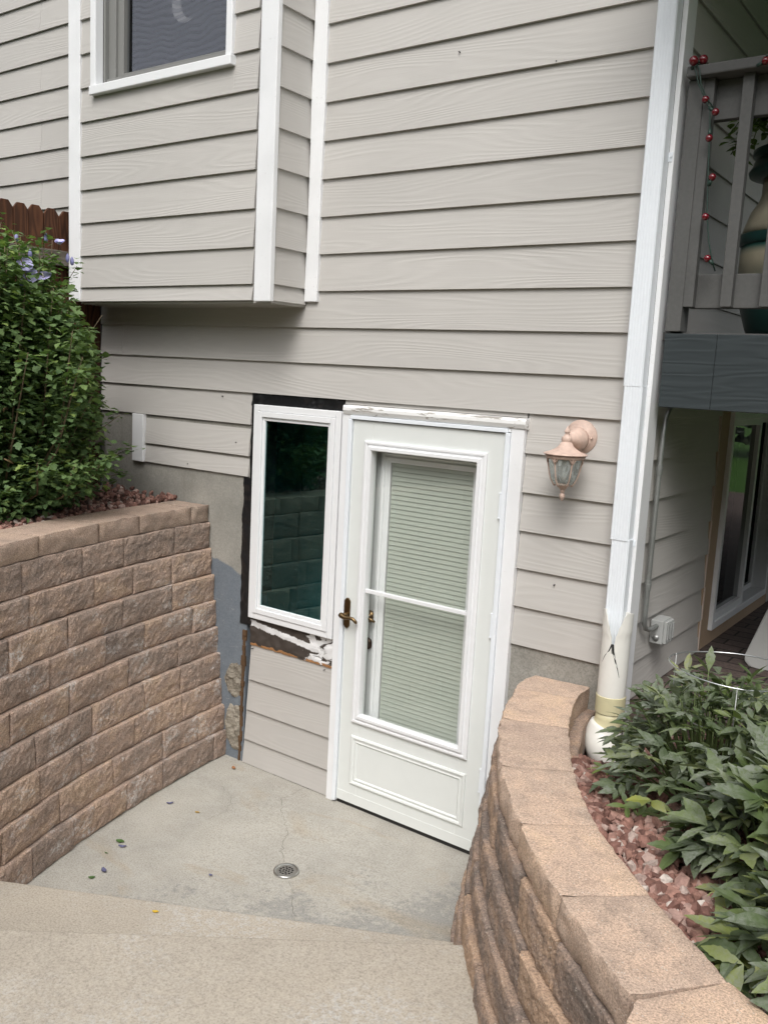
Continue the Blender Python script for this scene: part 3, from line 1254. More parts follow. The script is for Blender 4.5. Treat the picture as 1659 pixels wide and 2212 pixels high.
def rough_patch(pts, seed):
    P = np.array(pts)
    x0, x1, z0, z1 = P[:, 0].min(), P[:, 0].max(), P[:, 1].min(), P[:, 1].max()
    n, m_ = 26, int(26*(z1-z0)/(x1-x0))
    V, F = [], []

    def inside(x, z):
        c = False
        j = len(P)-1
        for i in range(len(P)):
            if ((P[i, 1] > z) != (P[j, 1] > z)) and (x < (P[j, 0]-P[i, 0])*(z-P[i, 1])/(P[j, 1]-P[i, 1])+P[i, 0]):
                c = not c
            j = i
        return c
    for i in range(n+1):
        for j in range(m_+1):
            x = x0+(x1-x0)*i/n
            z = z0+(z1-z0)*j/m_
            ds = min(math.hypot(x-(a[0]+(b[0]-a[0])*t), z-(a[1]+(b[1]-a[1])*t)) for a, b in zip(P, np.roll(P, -1, 0)) for t in (0, .2, .4, .6, .8))
            ins = inside(x, z)
            d = float(fbm(x*28+seed, z*28, seed, 4))
            h = (.003+min(ds, .02)*.35+.009*d) if ins else -.006-ds*.3
            V.append((x, -.004-h, z))
    for i in range(n):
        for j in range(m_):
            a = i*(m_+1)+j
            F.append((a, a+m_+1, a+m_+2, a+1))
    ro.add(V, F, .5, False)


rough_patch([(-3.60, .57), (-3.51, .60), (-3.508, .40), (-3.56, .37), (-3.61, .39), (-3.66, .47)], 3)
rough_patch([(-3.60, .33), (-3.512, .33), (-3.512, .06), (-3.56, .05), (-3.62, .10), (-3.64, .20)], 8)
ro.build('broken_concrete', ROUGHC, house)

# white stub board on the foundation and other trims
tb = MB()
tb.box(-4.479, -4.378, -.030, .0, 1.674, 1.963)
tb.build('corner_trim', WHITE, house, .003)
gp = MB()
gp.box(-1.3005, -1.2785, -.0015, -.0002, .86, 5.9)  # dark strip drawn in for the shade between downspout and corner board
gp.build('corner_shade_strip', SHEATH, house)
cb = MB()
cb.box(-1.2790, -1.264, -.026, .0, .86, 5.9)
cb.build('corner_trim', WHITE, house, .003)
cb = MB()
cb.box(-1.2835, -1.2625, -.0265, .0755, .86, 5.9)
cb.build('corner_trim', WHITE, house, .003)

# ---- bay
BY = -.264
bs = MB()
BZ = [2.612, 2.692, 2.872, 3.056, 3.241, 3.427, 3.615]
z = 3.615+.183
while z < 5.9:
    BZ.append(z)
    z += .183
for a, b in zip(BZ[:-1], BZ[1:]):
    if b < 3.74:
        lap(bs, 'x', BY, -1, -4.672, -3.252, a, b)
    else:
        lap(bs, 'x', BY, -1, -4.672, -4.533, a, b)
        lap(bs, 'x', BY, -1, -3.417, -3.252, a, b)
        if a < 3.74:
            lap(bs, 'x', BY, -1, -4.533, -3.417, a, 3.742, top=.009)
    lap(bs, 'y', -3.139, 1, BY-.004, -.016, a, b)
bay = bs.build('bay_siding', SIDE, house)
bcore = MB()
bcore.box(-4.750, -4.49, BY+.001, -.02, 2.62, 5.9)
bcore.box(-3.455, -3.1395, BY+.001, -.02, 2.62, 5.9)
bcore.box(-4.49, -3.455, BY+.001, -.02, 2.62, 3.775)
bcore.build('bay_core', SHEATH, house)
so = MB()
so.box(-4.665, -3.136, BY+.004, -.0, 2.600, 2.6195)
for k in range(9):
    y = BY+.02+k*.026
    so.box(-4.66, -3.15, y, y+.004, 2.597, 2.6005)
so.build('soffit', SIDE, house)
for (x0, x1, y0, y1, zb) in ((-4.753, -4.646, BY-.020, BY+.0, 2.616), (-3.232, -3.1225, BY-.022, BY+.0, 2.606)):
    m = MB()
    m.box(x0, x1, y0, y1, zb, 5.9)
    m.build('corner_trim', WHITE, house, .003)
m = MB()
m.box(-3.1385, -3.1221, BY-.0215, BY+.008, 2.6065, 5.9)
m.build('corner_trim', WHITE, house, .003)
m = MB()
m.box(-4.7520, -4.7, BY+.0, -.01, 2.6165, 5.9)
m.build('bay_side', SIDE, house)
# hand-cut inner corner board on the main wall (slightly wavy)
m = MB()
nz = 24
V, F = [], []
for i in range(nz+1):
    z = 2.627+(5.9-2.627)*i/nz
    a = -3.1240+.004*float(vnoise(z*3, 0, 1))
    b = -3.040+.004*float(vnoise(z*2.5, 4, 1))
    V += [(a, 0, z), (a, -.026, z), (b, -.026, z), (b, 0, z)]
for i in range(nz):
    for k in range(3):
        F.append((4*i+k, 4*i+k+1, 4*i+4+k+1, 4*i+4+k)[::-1])
F.append((0, 1, 2, 3))
m.add(V, F)
m.build('corner_trim', WHITE, house, .003)

# bay window: casing, recessed grey sash, glass, screen
ZT = 5.0
bw = MB()
bw.box(-4.533, -4.486, BY-.034, BY+.02, 3.79, ZT)
bw.box(-3.459, -3.417, BY-.034, BY+.02, 3.79, ZT)
bw.box(-4.533, -3.417, BY-.034, BY+.02, ZT, ZT+.05)
bw.box(-4.533, -3.412, BY-.044, BY+.02, 3.742, 3.79)
win2 = bw.build('upper_window', VINYL, house, .004)
GREYV = m_plain('grey_sash', (.20, .20, .19), .5, var=.04)
sf = MB()
sf.box(-4.486, -4.470, BY+.02, BY+.10, 3.79, ZT)
sf.box(-4.470, -4.41, BY+.045, BY+.10, 3.81, ZT)
sf.box(-4.41, -4.36, BY+.06, BY+.10, 3.83, ZT)
sf.box(-3.475, -3.459, BY+.02, BY+.10, 3.79, ZT)
sf.box(-4.470, -3.475, BY+.03, BY+.10, 3.79, 3.835)
sf.box(-4.36, -3.475, BY+.06, BY+.10, 3.835, 3.86)
sf.box(-4.486, -3.459, BY+.02, BY+.10, ZT-.03, ZT)
sf.build('sash', GREYV, win2, .002)
g = MB()
g.quad((-4.37, BY+.085, 3.85), (-3.475, BY+.085, 3.85), (-3.475, BY+.085, ZT), (-4.37, BY+.085, ZT))
g.build('pane', GLASSU, win2)
g = MB()
g.quad((-4.30, BY+.070, 3.85), (-3.475, BY+.070, 3.85), (-3.475, BY+.070, ZT), (-4.30, BY+.070, ZT))
g.build('insect_screen', SCREEN, win2)
cr = MB()
cm, R1 = (-3.88, 4.15), .10
poly = []
for k in range(25):
    a = math.radians(60+k*10)
    poly.append((cm[0]+R1*math.cos(a), BY+.073, cm[1]+R1*math.sin(a)))
for k in range(25):
    a = math.radians(300-k*10)
    poly.append((cm[0]+.045+R1*.78*math.cos(a), BY+.073, cm[1]+R1*.86*math.sin(a)))
V = poly
F = [(i, i+1, 48-i, 49-i) for i in range(24)]
V = V+[(p[0], p[1]+.006, p[2]) for p in poly]
F += [(q[3]+50, q[2]+50, q[1]+50, q[0]+50) for q in F]
cr.add(V, F)
tag(cr.build('moon_ornament', m_plain('pale_glass_moon', (.75, .75, .76), .3)), 'pale crescent moon ornament hanging inside the upper bay window', 'ornament')
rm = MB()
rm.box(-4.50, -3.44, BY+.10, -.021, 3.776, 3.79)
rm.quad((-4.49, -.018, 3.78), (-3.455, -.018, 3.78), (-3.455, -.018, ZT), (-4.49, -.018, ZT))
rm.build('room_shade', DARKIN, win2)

# ---- basement casement window
bwm = MB()
X0, X1, Z0, Z1 = -3.4514, -2.8418, 0.8844, 2.0818
GX0, GX1, GZ0, GZ1 = -3.3641, -2.9290, 0.9687, 2.0025
YF = -.034
for (a, b, c, d) in ((X0, GX0, Z0, Z1), (GX1, X1, Z0, Z1), (GX0, GX1, Z0, GZ0), (GX0, GX1, GZ1, Z1)):
    pass
wf = MB()


def frame(mb, x0, x1, z0, z1, wd, yf, yb):
    mb.box(x0, x0+wd, yf, yb, z0, z1)
    mb.box(x1-wd, x1, yf, yb, z0, z1)
    mb.box(x0+wd, x1-wd, yf, yb, z0, z0+wd)
    mb.box(x0+wd, x1-wd, yf, yb, z1-wd, z1)


frame(wf, X0, X1, Z0, Z1, .035, YF, YF+.020)
frame(wf, X0, X1, Z0, Z1, .012, YF+.0202, -.0005)
win = wf.build('basement_window', VINYL, house, .004)
sf = MB()
frame(sf, X0+.0355, X1-.0355, Z0+.0355, Z1-.0355, .030, YF-.006, YF+.022)
frame(sf, X0+.066, X1-.066, Z0+.066, Z1-.066, .0185, YF+.004, YF+.018)
sf.build('sash', VINYL, win, .003)
g = MB()
g.quad((GX0-.004, YF+.014, GZ0-.006), (GX1+.004, YF+.014, GZ0-.006), (GX1+.004, YF+.014, GZ1+.006), (GX0-.004, YF+.014, GZ1+.006))
g.build('pane', GLASSW, win)
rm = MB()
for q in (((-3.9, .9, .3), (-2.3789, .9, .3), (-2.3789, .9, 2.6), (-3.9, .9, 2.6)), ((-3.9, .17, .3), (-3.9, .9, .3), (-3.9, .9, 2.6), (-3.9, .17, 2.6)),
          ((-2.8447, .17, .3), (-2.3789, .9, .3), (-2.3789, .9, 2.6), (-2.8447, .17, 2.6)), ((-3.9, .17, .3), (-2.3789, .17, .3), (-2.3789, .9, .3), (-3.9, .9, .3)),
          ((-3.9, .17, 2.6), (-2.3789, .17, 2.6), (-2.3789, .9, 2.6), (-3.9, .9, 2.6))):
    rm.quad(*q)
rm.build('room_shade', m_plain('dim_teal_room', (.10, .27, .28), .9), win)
# membrane flashing round it
fl = MB()
n = 24
V, F = [], []


def wrinkled(mb, x0, x1, z0, z1, y, nx, nz, amp, seed):
    V, F = [], []
    for i in range(nx+1):
        for j in range(nz+1):
            x = x0+(x1-x0)*i/nx
            z = z0+(z1-z0)*j/nz
            V.append((x+.004*float(vnoise(x*9, z*9, seed)), y-abs(float(fbm(x*16+seed, z*16, seed, 3)))*amp, z+.003*float(vnoise(x*20, z*8, seed+3))))
    for i in range(nx):
        for j in range(nz):
            a = i*(nz+1)+j
            F.append((a, a+nz+1, a+nz+2, a+1))
    mb.add(V, F, .5, True)


wrinkled(fl, -3.491, -2.838, 2.074, 2.146, -.006, 60, 10, .012, 2)
wrinkled(fl, -3.536, -3.446, .83, 1.672, -.008, 8, 70, .012, 5)
wrinkled(fl, -3.4885, -3.446, 1.672, 2.08, -.008, 4, 40, .008, 6)
fl.build('flashing', BLACKF, house)
fl = MB()
wrinkled(fl, -3.455, -2.838, .722, .888, -.004, 50, 16, .010, 9)
fl.build('sill_flashing', BROWNF, house)
wdg = MB()
for k in range(20):
    x = -3.448+.61*k/20
    wdg.box(x, x+.0298, -.010, -.0005, .722-random.uniform(0, .004), .733+random.uniform(-.004, .004))
wdg.build('bare_wood_strip', m_plain('raw_wood_splinter', (.30, .15, .06), .9, var=.5, nscale=60), house)

# ---- door surround
dt = MB()
dt.box(-2.8328, -2.7873, -.034, .10, .0, 2.115)
jam = dt.build('door_jamb', WHITE, house, .003)
dt = MB()
dt.box(-1.8754, -1.8099, -.034, .10, .0, 2.1155)
dt.build('door_jamb', WHITE, house, .003)
dh = MB()
dh.box(-2.7868, -1.8758, -.034, .10, 2.052, 2.1145)
dh.build('door_head', WHITE, house, .003)
dh = MB()
pr = [(-.034, 2.070), (-.040, 2.074), (-.048, 2.092), (-.047, 2.106), (-.040, 2.117), (-.0, 2.119), (-.0, 2.07)]
dh.extrude([(-2.8229, y, z) for y, z in pr], (1.022, 0, 0))
dh.build('head_casing', WORN, house, .002)
dh = MB()
dh.box(-2.7754, -1.8882, -.043, -.0345, 2.050, 2.068)
dh.build('drip_cap', ALU, house, .002)
for xx in (-2.7868, -1.8981):
    m = MB()
    m.box(xx, xx+.022, -.044, -.015, .012, 2.049)
    m.build('storm_frame', ALU, house, .003)
m = MB()
m.box(-2.7654, -1.8981, -.020, .10, .0, .020)
m.build('threshold', RUBBER, house)

# storm door: stiles and rails with an opening, moulded glazing frame and panel
SY = -.030
sdm = MB()
DX0, DX1, DZ0, DZ1 = -2.7625, -1.9011, .026, 2.046
PX0, PX1, PZ0, PZ1 = -2.6366, -2.0270, 0.4909, 1.938
sdm.box(DX0, PX0, SY, .008, DZ0, DZ1)
sdm.box(PX1, DX1, SY, .008, DZ0, DZ1)
sdm.box(PX0, PX1, SY, .008, DZ0, PZ0)
sdm.box(PX0, PX1, SY, .008, PZ1, DZ1)
sdm.box(DX0, DX1, SY-.0025, SY-.0003, DZ0, 0.0805)
door = sdm.build('storm_door', DOORP, house, .002)


def moulding(mb, x0, x1, z0, z1, prof):
    """mitred moulding round a rectangle; prof: list (inset, y)"""
    V, F = [], []
    for d, y in prof:
        V += [(x0+d, y, z0+d), (x1-d, y, z0+d), (x1-d, y, z1-d), (x0+d, y, z1-d)]
    for i in range(len(prof)-1):
        for k in range(4):
            k2 = (k+1) % 4
            F.append((4*i+k, 4*i+k2, 4*i+4+k2, 4*i+4+k))
    mb.add(V, F)


m = MB()
moulding(m, -2.6802, -1.9844, 0.479, 1.9499, [(0, SY), (0, SY-.012), (.006, SY-.015), (.014, SY-.015), (.018, SY-.010), (.026, SY-.010), (.030, SY-.020), (.044, SY-.020), (.048, SY-.014), (.048, SY+.02)])
m.build('glazing_frame', VINYL, door)
m = MB()
moulding(m, -2.6802, -1.9854, 0.1341, 0.4037, [(0, SY), (0, SY-.006), (.008, SY-.010), (.016, SY-.008), (.020, SY-.003), (.026, SY-.004), (.032, SY-.006), (.038, SY-.002), (.040, SY+.0)])
m.build('moulded_panel', DOORP, door)
m = MB()
m.box(-2.6326, -2.0320, SY-.010, SY+.006, 1.1798, 1.1996)
m.build('glazing_bar', VINYL, door, .002)
m = MB()
m.quad((-2.6346, SY+.010, 0.5058), (-2.0320, SY+.010, 0.5058), (-2.0320, SY+.010, 1.9133), (-2.6346, SY+.010, 1.9133))
m.build('pane', GLASSD, door)
for zz in (.40, 1.16, 1.72):
    m = MB()
    m.box(-1.9066, -1.8952, SY-.012, SY+.01, zz-.055, zz+.055)
    for k in (-1, 1):
        m.box(-1.9091, -1.8932, SY-.013, SY+.0, zz+k*.056-.003, zz+k*.056+.003)
    m.build('hinge', ALU, door, .001)
# lever handle on its backplate
hm = MB()
cx, cz = -2.7446, 1.051
poly = [(cx-.006, SY, cz+.080), (cx-.018, SY, cz+.066), (cx-.018, SY, cz-.066), (cx-.006, SY, cz-.080), (cx+.006, SY, cz-.080), (cx+.018, SY, cz-.066), (cx+.018, SY, cz+.066), (cx+.006, SY, cz+.080)]
hm.extrude(poly, (0, -.010, 0))
hm.lathe([(.0, .008), (.013, .008), (.012, .03), (.008, .034), (.008, .048), (0, .05)], (cx, SY, cz-.006), 'y', 20)
hp = [(cx-.014, SY-.046, cz-.002), (cx, SY-.048, cz-.008), (cx+.02, SY-.048, cz-.014), (cx+.045, SY-.046, cz-.010), (cx+.068, SY-.044, cz-.012), (cx+.084, SY-.042, cz-.024), (cx+.090, SY-.041, cz-.034)]
hm.tube(hp, [.0135, .0145, .011, .009, .0095, .009, .005], 12)
hm.build('handle', BRONZE, door, .003)

# inner entry door behind the storm glass
ed = MB()
YE = .050
EX0, EX1 = -2.5751, -2.0964
ed.box(-2.7754, EX0-.045, YE, YE+.045, .01, 2.05)
ed.box(EX1+.045, -1.8833, YE, YE+.045, .01, 2.05)
ed.box(EX0-.045, EX1+.045, YE, YE+.045, .01, .27)
ed.box(EX0-.045, EX1+.045, YE, YE+.045, 1.89, 2.05)
edo = ed.build('entry_door', DOORG, house)
m = MB()
moulding(m, EX0-.055, EX1+.055, .26, 1.90, [(0, YE), (0, YE-.010), (.012, YE-.013), (.022, YE-.008), (.030, YE-.012), (.042, YE-.006), (.055, YE-.002), (.055, YE+.03)])
m.build('lite_frame', VINYL, edo)
m = MB()
for k in range(68):
    zz = .30+k*.0235
    if zz > 1.87:
        break
    rr = random.random()
    jz = random.uniform(-.0008, .0008)
    V = []
    for (dy, dz) in ((.0040, -.0010), (.0048, .0), (.0060, .0085), (.0076, .0170), (.0094, .0245)):
        V += [(EX0+.004, YE+dy, zz+dz+jz), (EX1-.004, YE+dy, zz+dz+jz)]
    m.add(V, [(0, 1, 3, 2), (2, 3, 5, 4), (4, 5, 7, 6), (6, 7, 9, 8)], rr)
m.box(EX0+.002, EX1-.002, YE+.008, YE+.03, 1.868, 1.895)
m.build('mini_blind', BLINDM, edo)
m = MB()
for xx in (EX0+.115, EX1-.02):
    m.tube([(xx, YE+.010, .29), (xx, YE+.010, 1.87)], .0018, 6)
m.build('blind_cord', CORDM, edo)
m = MB()
m.quad((EX0-.05, YE+.03, .2), (EX1+.05, YE+.03, .2), (EX1+.05, YE+.03, 1.95), (EX0-.05, YE+.03, 1.95))
m.build('blind_backing', m_plain('shaded_room_glass', (.20, .215, .18), .5), edo)
m = MB()
m.lathe([(0, 0), (.033, 0), (.033, .008), (.02, .014), (.012, .02), (.012, .035), (0, .036)], (-2.6614, YE, 1.035), 'y', 24)
m.tube([(-2.6614, YE-.036, 1.035), (-2.6316, YE-.038, 1.032), (-2.6019, YE-.038, 1.022)], [.011, .009, .006], 10)
m.build('knob', BRONZE, edo)
m = MB()
m.lathe([(0, 0), (.032, 0), (.032, .010), (.022, .018), (0, .02)], (-2.6663, YE, .888), 'y', 24)
m.build('deadbolt', m_plain('dark_bronze', (.05, .035, .025), .35, metal=.9), edo)
m = MB()
m.quad((-2.8348, .125, -.02), (-1.8139, .125, -.02), (-1.8139, .125, 2.11), (-2.8348, .125, 2.11))
m.build('doorway_shade', DARKIN, house)

# ---- right side wall of the house (under and behind the deck)
CX_ = -1.282
sw = MB()
SZ = [0.7436, 0.9357, 1.0997, 1.2762, 1.4526, 1.626, 1.8087, 1.982, 2.1606, 2.3422]
UZ = [2.3422, 2.4772, 2.664, 2.853, 3.0409, 3.2277, 3.4146, 3.6014, 3.7872, 3.9616]
z = UZ[-1]+.185
while z < 5.9:
    UZ.append(z)
    z += .185
ENDY = 1.0764
for k, (a, b) in enumerate(zip(SZ[:-1], SZ[1:])):
    lap(sw, 'y', CX_, 1, .076, ENDY-.012*(k % 2)-.004*k, a, b, th=.013)
    lap(sw, 'y', CX_, 1, 2.5245, 6.0, a, b, th=.013)
for a, b in zip(UZ[:-1], UZ[1:]):
    lap(sw, 'y', CX_, 1, .076, 6.0, a, b, th=.014)
sw.build('side_siding', SIDE, house)
swc = MB()
swc.box(CX_-.15, CX_-.001, .161, 1.1958, .5, 5.9)
swc.box(CX_-.15, CX_-.001, 2.4207, 6.0, .5, 5.9)
swc.box(CX_-.15, CX_-.001, 1.1958, 2.4207, 2.2488, 5.9)
swc.box(CX_-.15, CX_-.001, 1.1958, 2.4207, .5, 1.0032)
swc.build('side_core', SHEATH, house)
pt = MB()
pt.box(CX_, CX_+.008, ENDY-.03, 1.2166, .90, 2.3007)
pt.box(CX_, CX_+.008, 1.2166, 2.5245, .90, 1.0115)
pt.build('peach_trim', PINK, house)
# ragged caulk line where the lap ends step along the trim
cl = MB()
for k, (a, b) in enumerate(zip(SZ[:-1], SZ[1:])):
    ye = ENDY-.012*(k % 2)-.004*k
    cl.box(CX_+.002, CX_+.0155, ye-.001, ye+.005, a+.002, b-.001)
cl.build('caulk_line', m_plain('peach_caulk', (.55, .45, .38), .6), house)
swm = MB()
YA, YB, ZA, ZB = 1.2187, 2.4052, 1.0135, 2.1824
YM = 1.8519


def frame_y(mb, y0, y1, z0, z1, wd, xa, xb):
    mb.box(xa, xb, y0, y0+wd, z0, z1)
    mb.box(xa, xb, y1-wd, y1, z0, z1)
    mb.box(xa, xb, y0+wd, y1-wd, z0, z0+wd)
    mb.box(xa, xb, y0+wd, y1-wd, z1-wd, z1)


frame_y(swm, YA, YB, ZA, ZB, .040, CX_-.08, CX_+.030)
swin = swm.build('patio_slider', VINYL, house, .003)
m = MB()
frame_y(m, YA+.041, YM+.013, ZA+.041, ZB-.041, .036, CX_-.05, CX_+.018)
m.build('sash', VINYL, swin, .002)
m = MB()
frame_y(m, YM-.012, YB-.041, ZA+.0415, ZB-.0415, .034, CX_-.09, CX_-.051)
m.build('sash', VINYL, swin, .002)
m = MB()
xg = CX_-.006
m.quad((xg, YA+.06, ZA+.06), (xg, YM-.012, ZA+.06), (xg, YM-.012, ZB-.06), (xg, YA+.06, ZB-.06))
m.build('pane', GLASSS, swin)
m = MB()
xg = CX_-.07
m.quad((xg, YM+.01, ZA+.06), (xg, YB-.06, ZA+.06), (xg, YB-.06, ZB-.06), (xg, YM+.01, ZB-.06))
m.build('insect_screen', m_plain('black_screen_mesh', (.006, .006, .007), .95, spec=.05), swin)
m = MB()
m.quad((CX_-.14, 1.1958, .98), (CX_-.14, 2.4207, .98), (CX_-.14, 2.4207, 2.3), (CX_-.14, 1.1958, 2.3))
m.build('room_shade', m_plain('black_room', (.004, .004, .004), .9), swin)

# ================================================================== DOWNSPOUT AND DRAIN PIPE
dsp = thing('downspout', 'white fluted metal downspout running down the house corner', 'downspout', (-1.32, -.05, 1.3))


def fluted(mb, x0, x1, yf, yb, zb, zt):
    n = 6
    P = []
    for k in range(n):
        a = x0+.004+(x1-x0-.008)*k/n
        b = x0+.004+(x1-x0-.008)*(k+1)/n
        q = (b-a)
        P += [(a+q*.1, yf), (a+q*.45, yf), (a+q*.55, yf+.0008), (a+q*.95, yf+.0008)]
    P += [(x1, yf+.006), (x1, yb), (x0, yb), (x0, yf+.006)]
    mb.prism(P, zb, zt)


m = MB()
fluted(m, -1.3625, -1.2835, -.085, -.027, 2.283, 5.9)
m.build('upper_pipe', ALU, dsp)
m = MB()
fluted(m, -1.3590, -1.2800, -.0835, -.0275, 1.655, 2.2825)
m.build('middle_pipe', ALU, dsp)
m = MB()
fluted(m, -1.3535, -1.2760, -.0805, -.0285, 1.20, 1.660)
m.build('lower_pipe', ALU, dsp)
m = MB()
m.box(-1.2832, -1.268, -.030, -.0262, 2.28+.87, 2.28+.905)
m.tube([(-1.272, -.031, 3.168), (-1.272, -.036, 3.168)], .004, 8)
m.build('strap', ALU, dsp, .001)
m = MB()
m.box(-1.2788, -1.268, -.030, -.0262, 1.63, 1.655)
m.build('strap', ALU, dsp, .001)

dr = thing('drain_pipe', 'cracked white plastic drain pipe with a yellowed elbow below the downspout', 'drain pipe', (-1.29, -.08, .72))
PX, PY, PR = -1.287, -.092, .0585
m = MB()
seg = 64
V, F = [], []
NZ = 30


def ztop(a):
    # a: angle, front (towards camera, -y, slightly +x) notch
    d = ((a-math.radians(-82)+PI) % (2*PI))-PI
    z = 1.362-.012*math.sin(a)
    ad = abs(d)
    if ad < .75:
        z = 1.228+(1.362-1.228)*min(1, (ad/.75))**.8 if ad > .08 else 1.19
        z += .004*math.sin(ad*22)
    return z


for shell in (0, 1):
    r = PR-.004*shell
    for k in range(seg):
        a = 2*PI*k/seg
        for j in range(NZ+1):
            zt = ztop(a)
            z = 1.0+(zt-1.0)*j/NZ
            rr = r+.0025*(1 if z > 1.27 else 0)
            V.append((PX+rr*math.cos(a), PY+rr*math.sin(a), z))
w_ = NZ+1
for k in range(seg):
    k2 = (k+1) % seg
    for j in range(NZ):
        F.append((k*w_+j, k2*w_+j, k2*w_+j+1, k*w_+j+1))
        b = seg*w_
        F.append((b+k*w_+j, b+k*w_+j+1, b+k2*w_+j+1, b+k2*w_+j))
    F.append((k*w_+NZ, k2*w_+NZ, seg*w_+k2*w_+NZ, seg*w_+k*w_+NZ))
m.add(V, F, .5, True)
sharp(m.build('pipe', PVCW, dr), 40)
m = MB()


def on_pipe(adeg, z, r=PR+.0004):
    a = math.radians(adeg)
    return (PX+r*math.cos(a), PY+r*math.sin(a), z)


def pcrack(pts, wmax):
    V, F = [], []
    n = len(pts)
    for i, (a, z) in enumerate(pts):
        t = 1-i/(n-1)
        h = math.degrees(wmax*t/PR)+.6
        V += [on_pipe(a-h, z), on_pipe(a+h, z)]
    for i in range(n-1):
        F.append((2*i, 2*i+1, 2*i+3, 2*i+2))
    m.add(V, F)


pcrack([(-82, 1.235), (-76, 1.20), (-66, 1.165), (-54, 1.13), (-45, 1.095)], .0045)
pcrack([(-84, 1.235), (-95, 1.205), (-112, 1.18), (-125, 1.15)], .003)
m.build('crack', SHEATH, dr)
m = MB()
m.lathe([(PR+.0005, .93), (PR+.0025, .93), (PR+.0030, 1.002), (PR+.0005, 1.004)], (PX, PY, 0), 'z', 48, cap=False)
sharp(m.build('collar', PVCY, dr), 30)
m = MB()
m.tube([(PX, PY, .935), (PX, PY, .90), (PX-.003, PY-.002, .865), (PX-.006, PY-.004, .85)], [PR-.002, PR-.001, PR+.002, PR+.006], 40)
m.build('neck', PVCY, dr)
m = MB()
m.tube([(PX-.006, PY-.004, .868), (PX-.010, PY-.006, .855), (PX-.014, PY-.010, .835), (PX-.014, PY-.018, .812), (PX-.006, PY-.030, .790), (PX+.010, PY-.044, .774), (PX+.032, PY-.060, .766), (PX+.06, PY-.078, .762), (PX+.16, PY-.14, .758)], [.0665, .070, .073, .0755, .0765, .0755, .073, .070, .068], 40)
m.build('elbow', PVCW, dr)

# ================================================================== WALL LAMP
lx, ly, lz = -1.555, -.15, 0
lamp = thing('wall_lamp', 'pale copper carriage lantern mounted on the siding right of the door', 'wall lamp', (-1.554, 0, 2.06))
m = MB()
m.lathe([(.0, .005), (.072, .005), (.074, .012), (.070, .020), (.066, .021), (.064, .026), (.056, .030), (.055, .036), (.0, .037)], (-1.554, 0, 2.058), 'y', 48)
for (a, b) in ((.057, .0), (-.057, .0)):
    m.lathe([(0, .03), (.005, .03), (.004, .037), (0, .038)], (-1.554+a, 0, 2.058+b), 'y', 12)
m.build('backplate', COPPER, lamp)
m = MB()
m.lathe([(.050, .034), (.047, .055), (.038, .085), (.027, .115), (.018, .135), (.014, .15)], (-1.555, 0, 2.050), 'y', 40)
m.build('arm', COPPER, lamp)
m = MB()
m.lathe([(0, 2.108), (.004, 2.100), (.012, 2.086), (.012, 2.082), (.007, 2.078), (.012, 2.070), (.013, 2.066), (.019, 2.062), (.021, 2.056), (.021, 2.046), (.018, 2.042), (.021, 2.041), (.030, 2.026), (.044, 2.013), (.056, 2.007), (.060, 2.004), (.082, 1.996), (.090, 1.993), (.090, 1.989), (.082, 1.988), (.0, 1.988)][::-1], (lx, ly, 0), 'z', 48)
m.build('roof', COPPER, lamp)
m = MB()
m.lathe([(.070, 1.988), (.0695, 1.975), (.064, 1.945), (.060, 1.92), (.052, 1.89), (.040, 1.868), (.028, 1.860)][::-1], (lx, ly, 0), 'z', 40)
m.build('glass_shade', LGLASS, lamp)
m = MB()
for k in range(6):
    a = k*PI/3+.35
    pr = [(.080, 1.990), (.073, 1.97), (.0655, 1.935), (.061, 1.91), (.053, 1.885), (.041, 1.865), (.032, 1.858)]
    m.tube([(lx+r*math.cos(a), ly+r*math.sin(a), z) for r, z in pr], [.005, .0045, .003, .003, .003, .004, .005], 8)
    for s_ in (-1, 1):
        a2 = a+s_*.42
        m.tube([(lx+.0715*math.cos(a+s_*.02), ly+.0715*math.sin(a+s_*.02), 1.955), (lx+.073*math.cos(a+s_*.2), ly+.073*math.sin(a+s_*.2), 1.975), (lx+.077*math.cos(a2), ly+.077*math.sin(a2), 1.986)], .0035, 6)
m.lathe([(.074, 1.986), (.080, 1.989), (.080, 1.976), (.073, 1.972)], (lx, ly, 0), 'z', 40)
m.build('cage', COPPER, lamp)
m = MB()
m.lathe([(0, 1.793), (.006, 1.80), (.012, 1.815), (.011, 1.824), (.006, 1.830), (.010, 1.833), (.011, 1.837), (.009, 1.840), (.014, 1.847), (.024, 1.858), (.033, 1.862), (.033, 1.866), (.0, 1.867)], (lx, ly, 0), 'z', 32)
m.build('finial', COPPER, lamp)
m = MB()
m.lathe([(.013, 1.985), (.013, 1.95), (.011, 1.945), (.016, 1.935), (.016, 1.90), (.008, 1.884), (0, 1.883)][::-1], (lx, ly, 0), 'z', 20)
m.build('bulb', m_plain('frosted_bulb', (.7, .7, .68), .4), lamp)

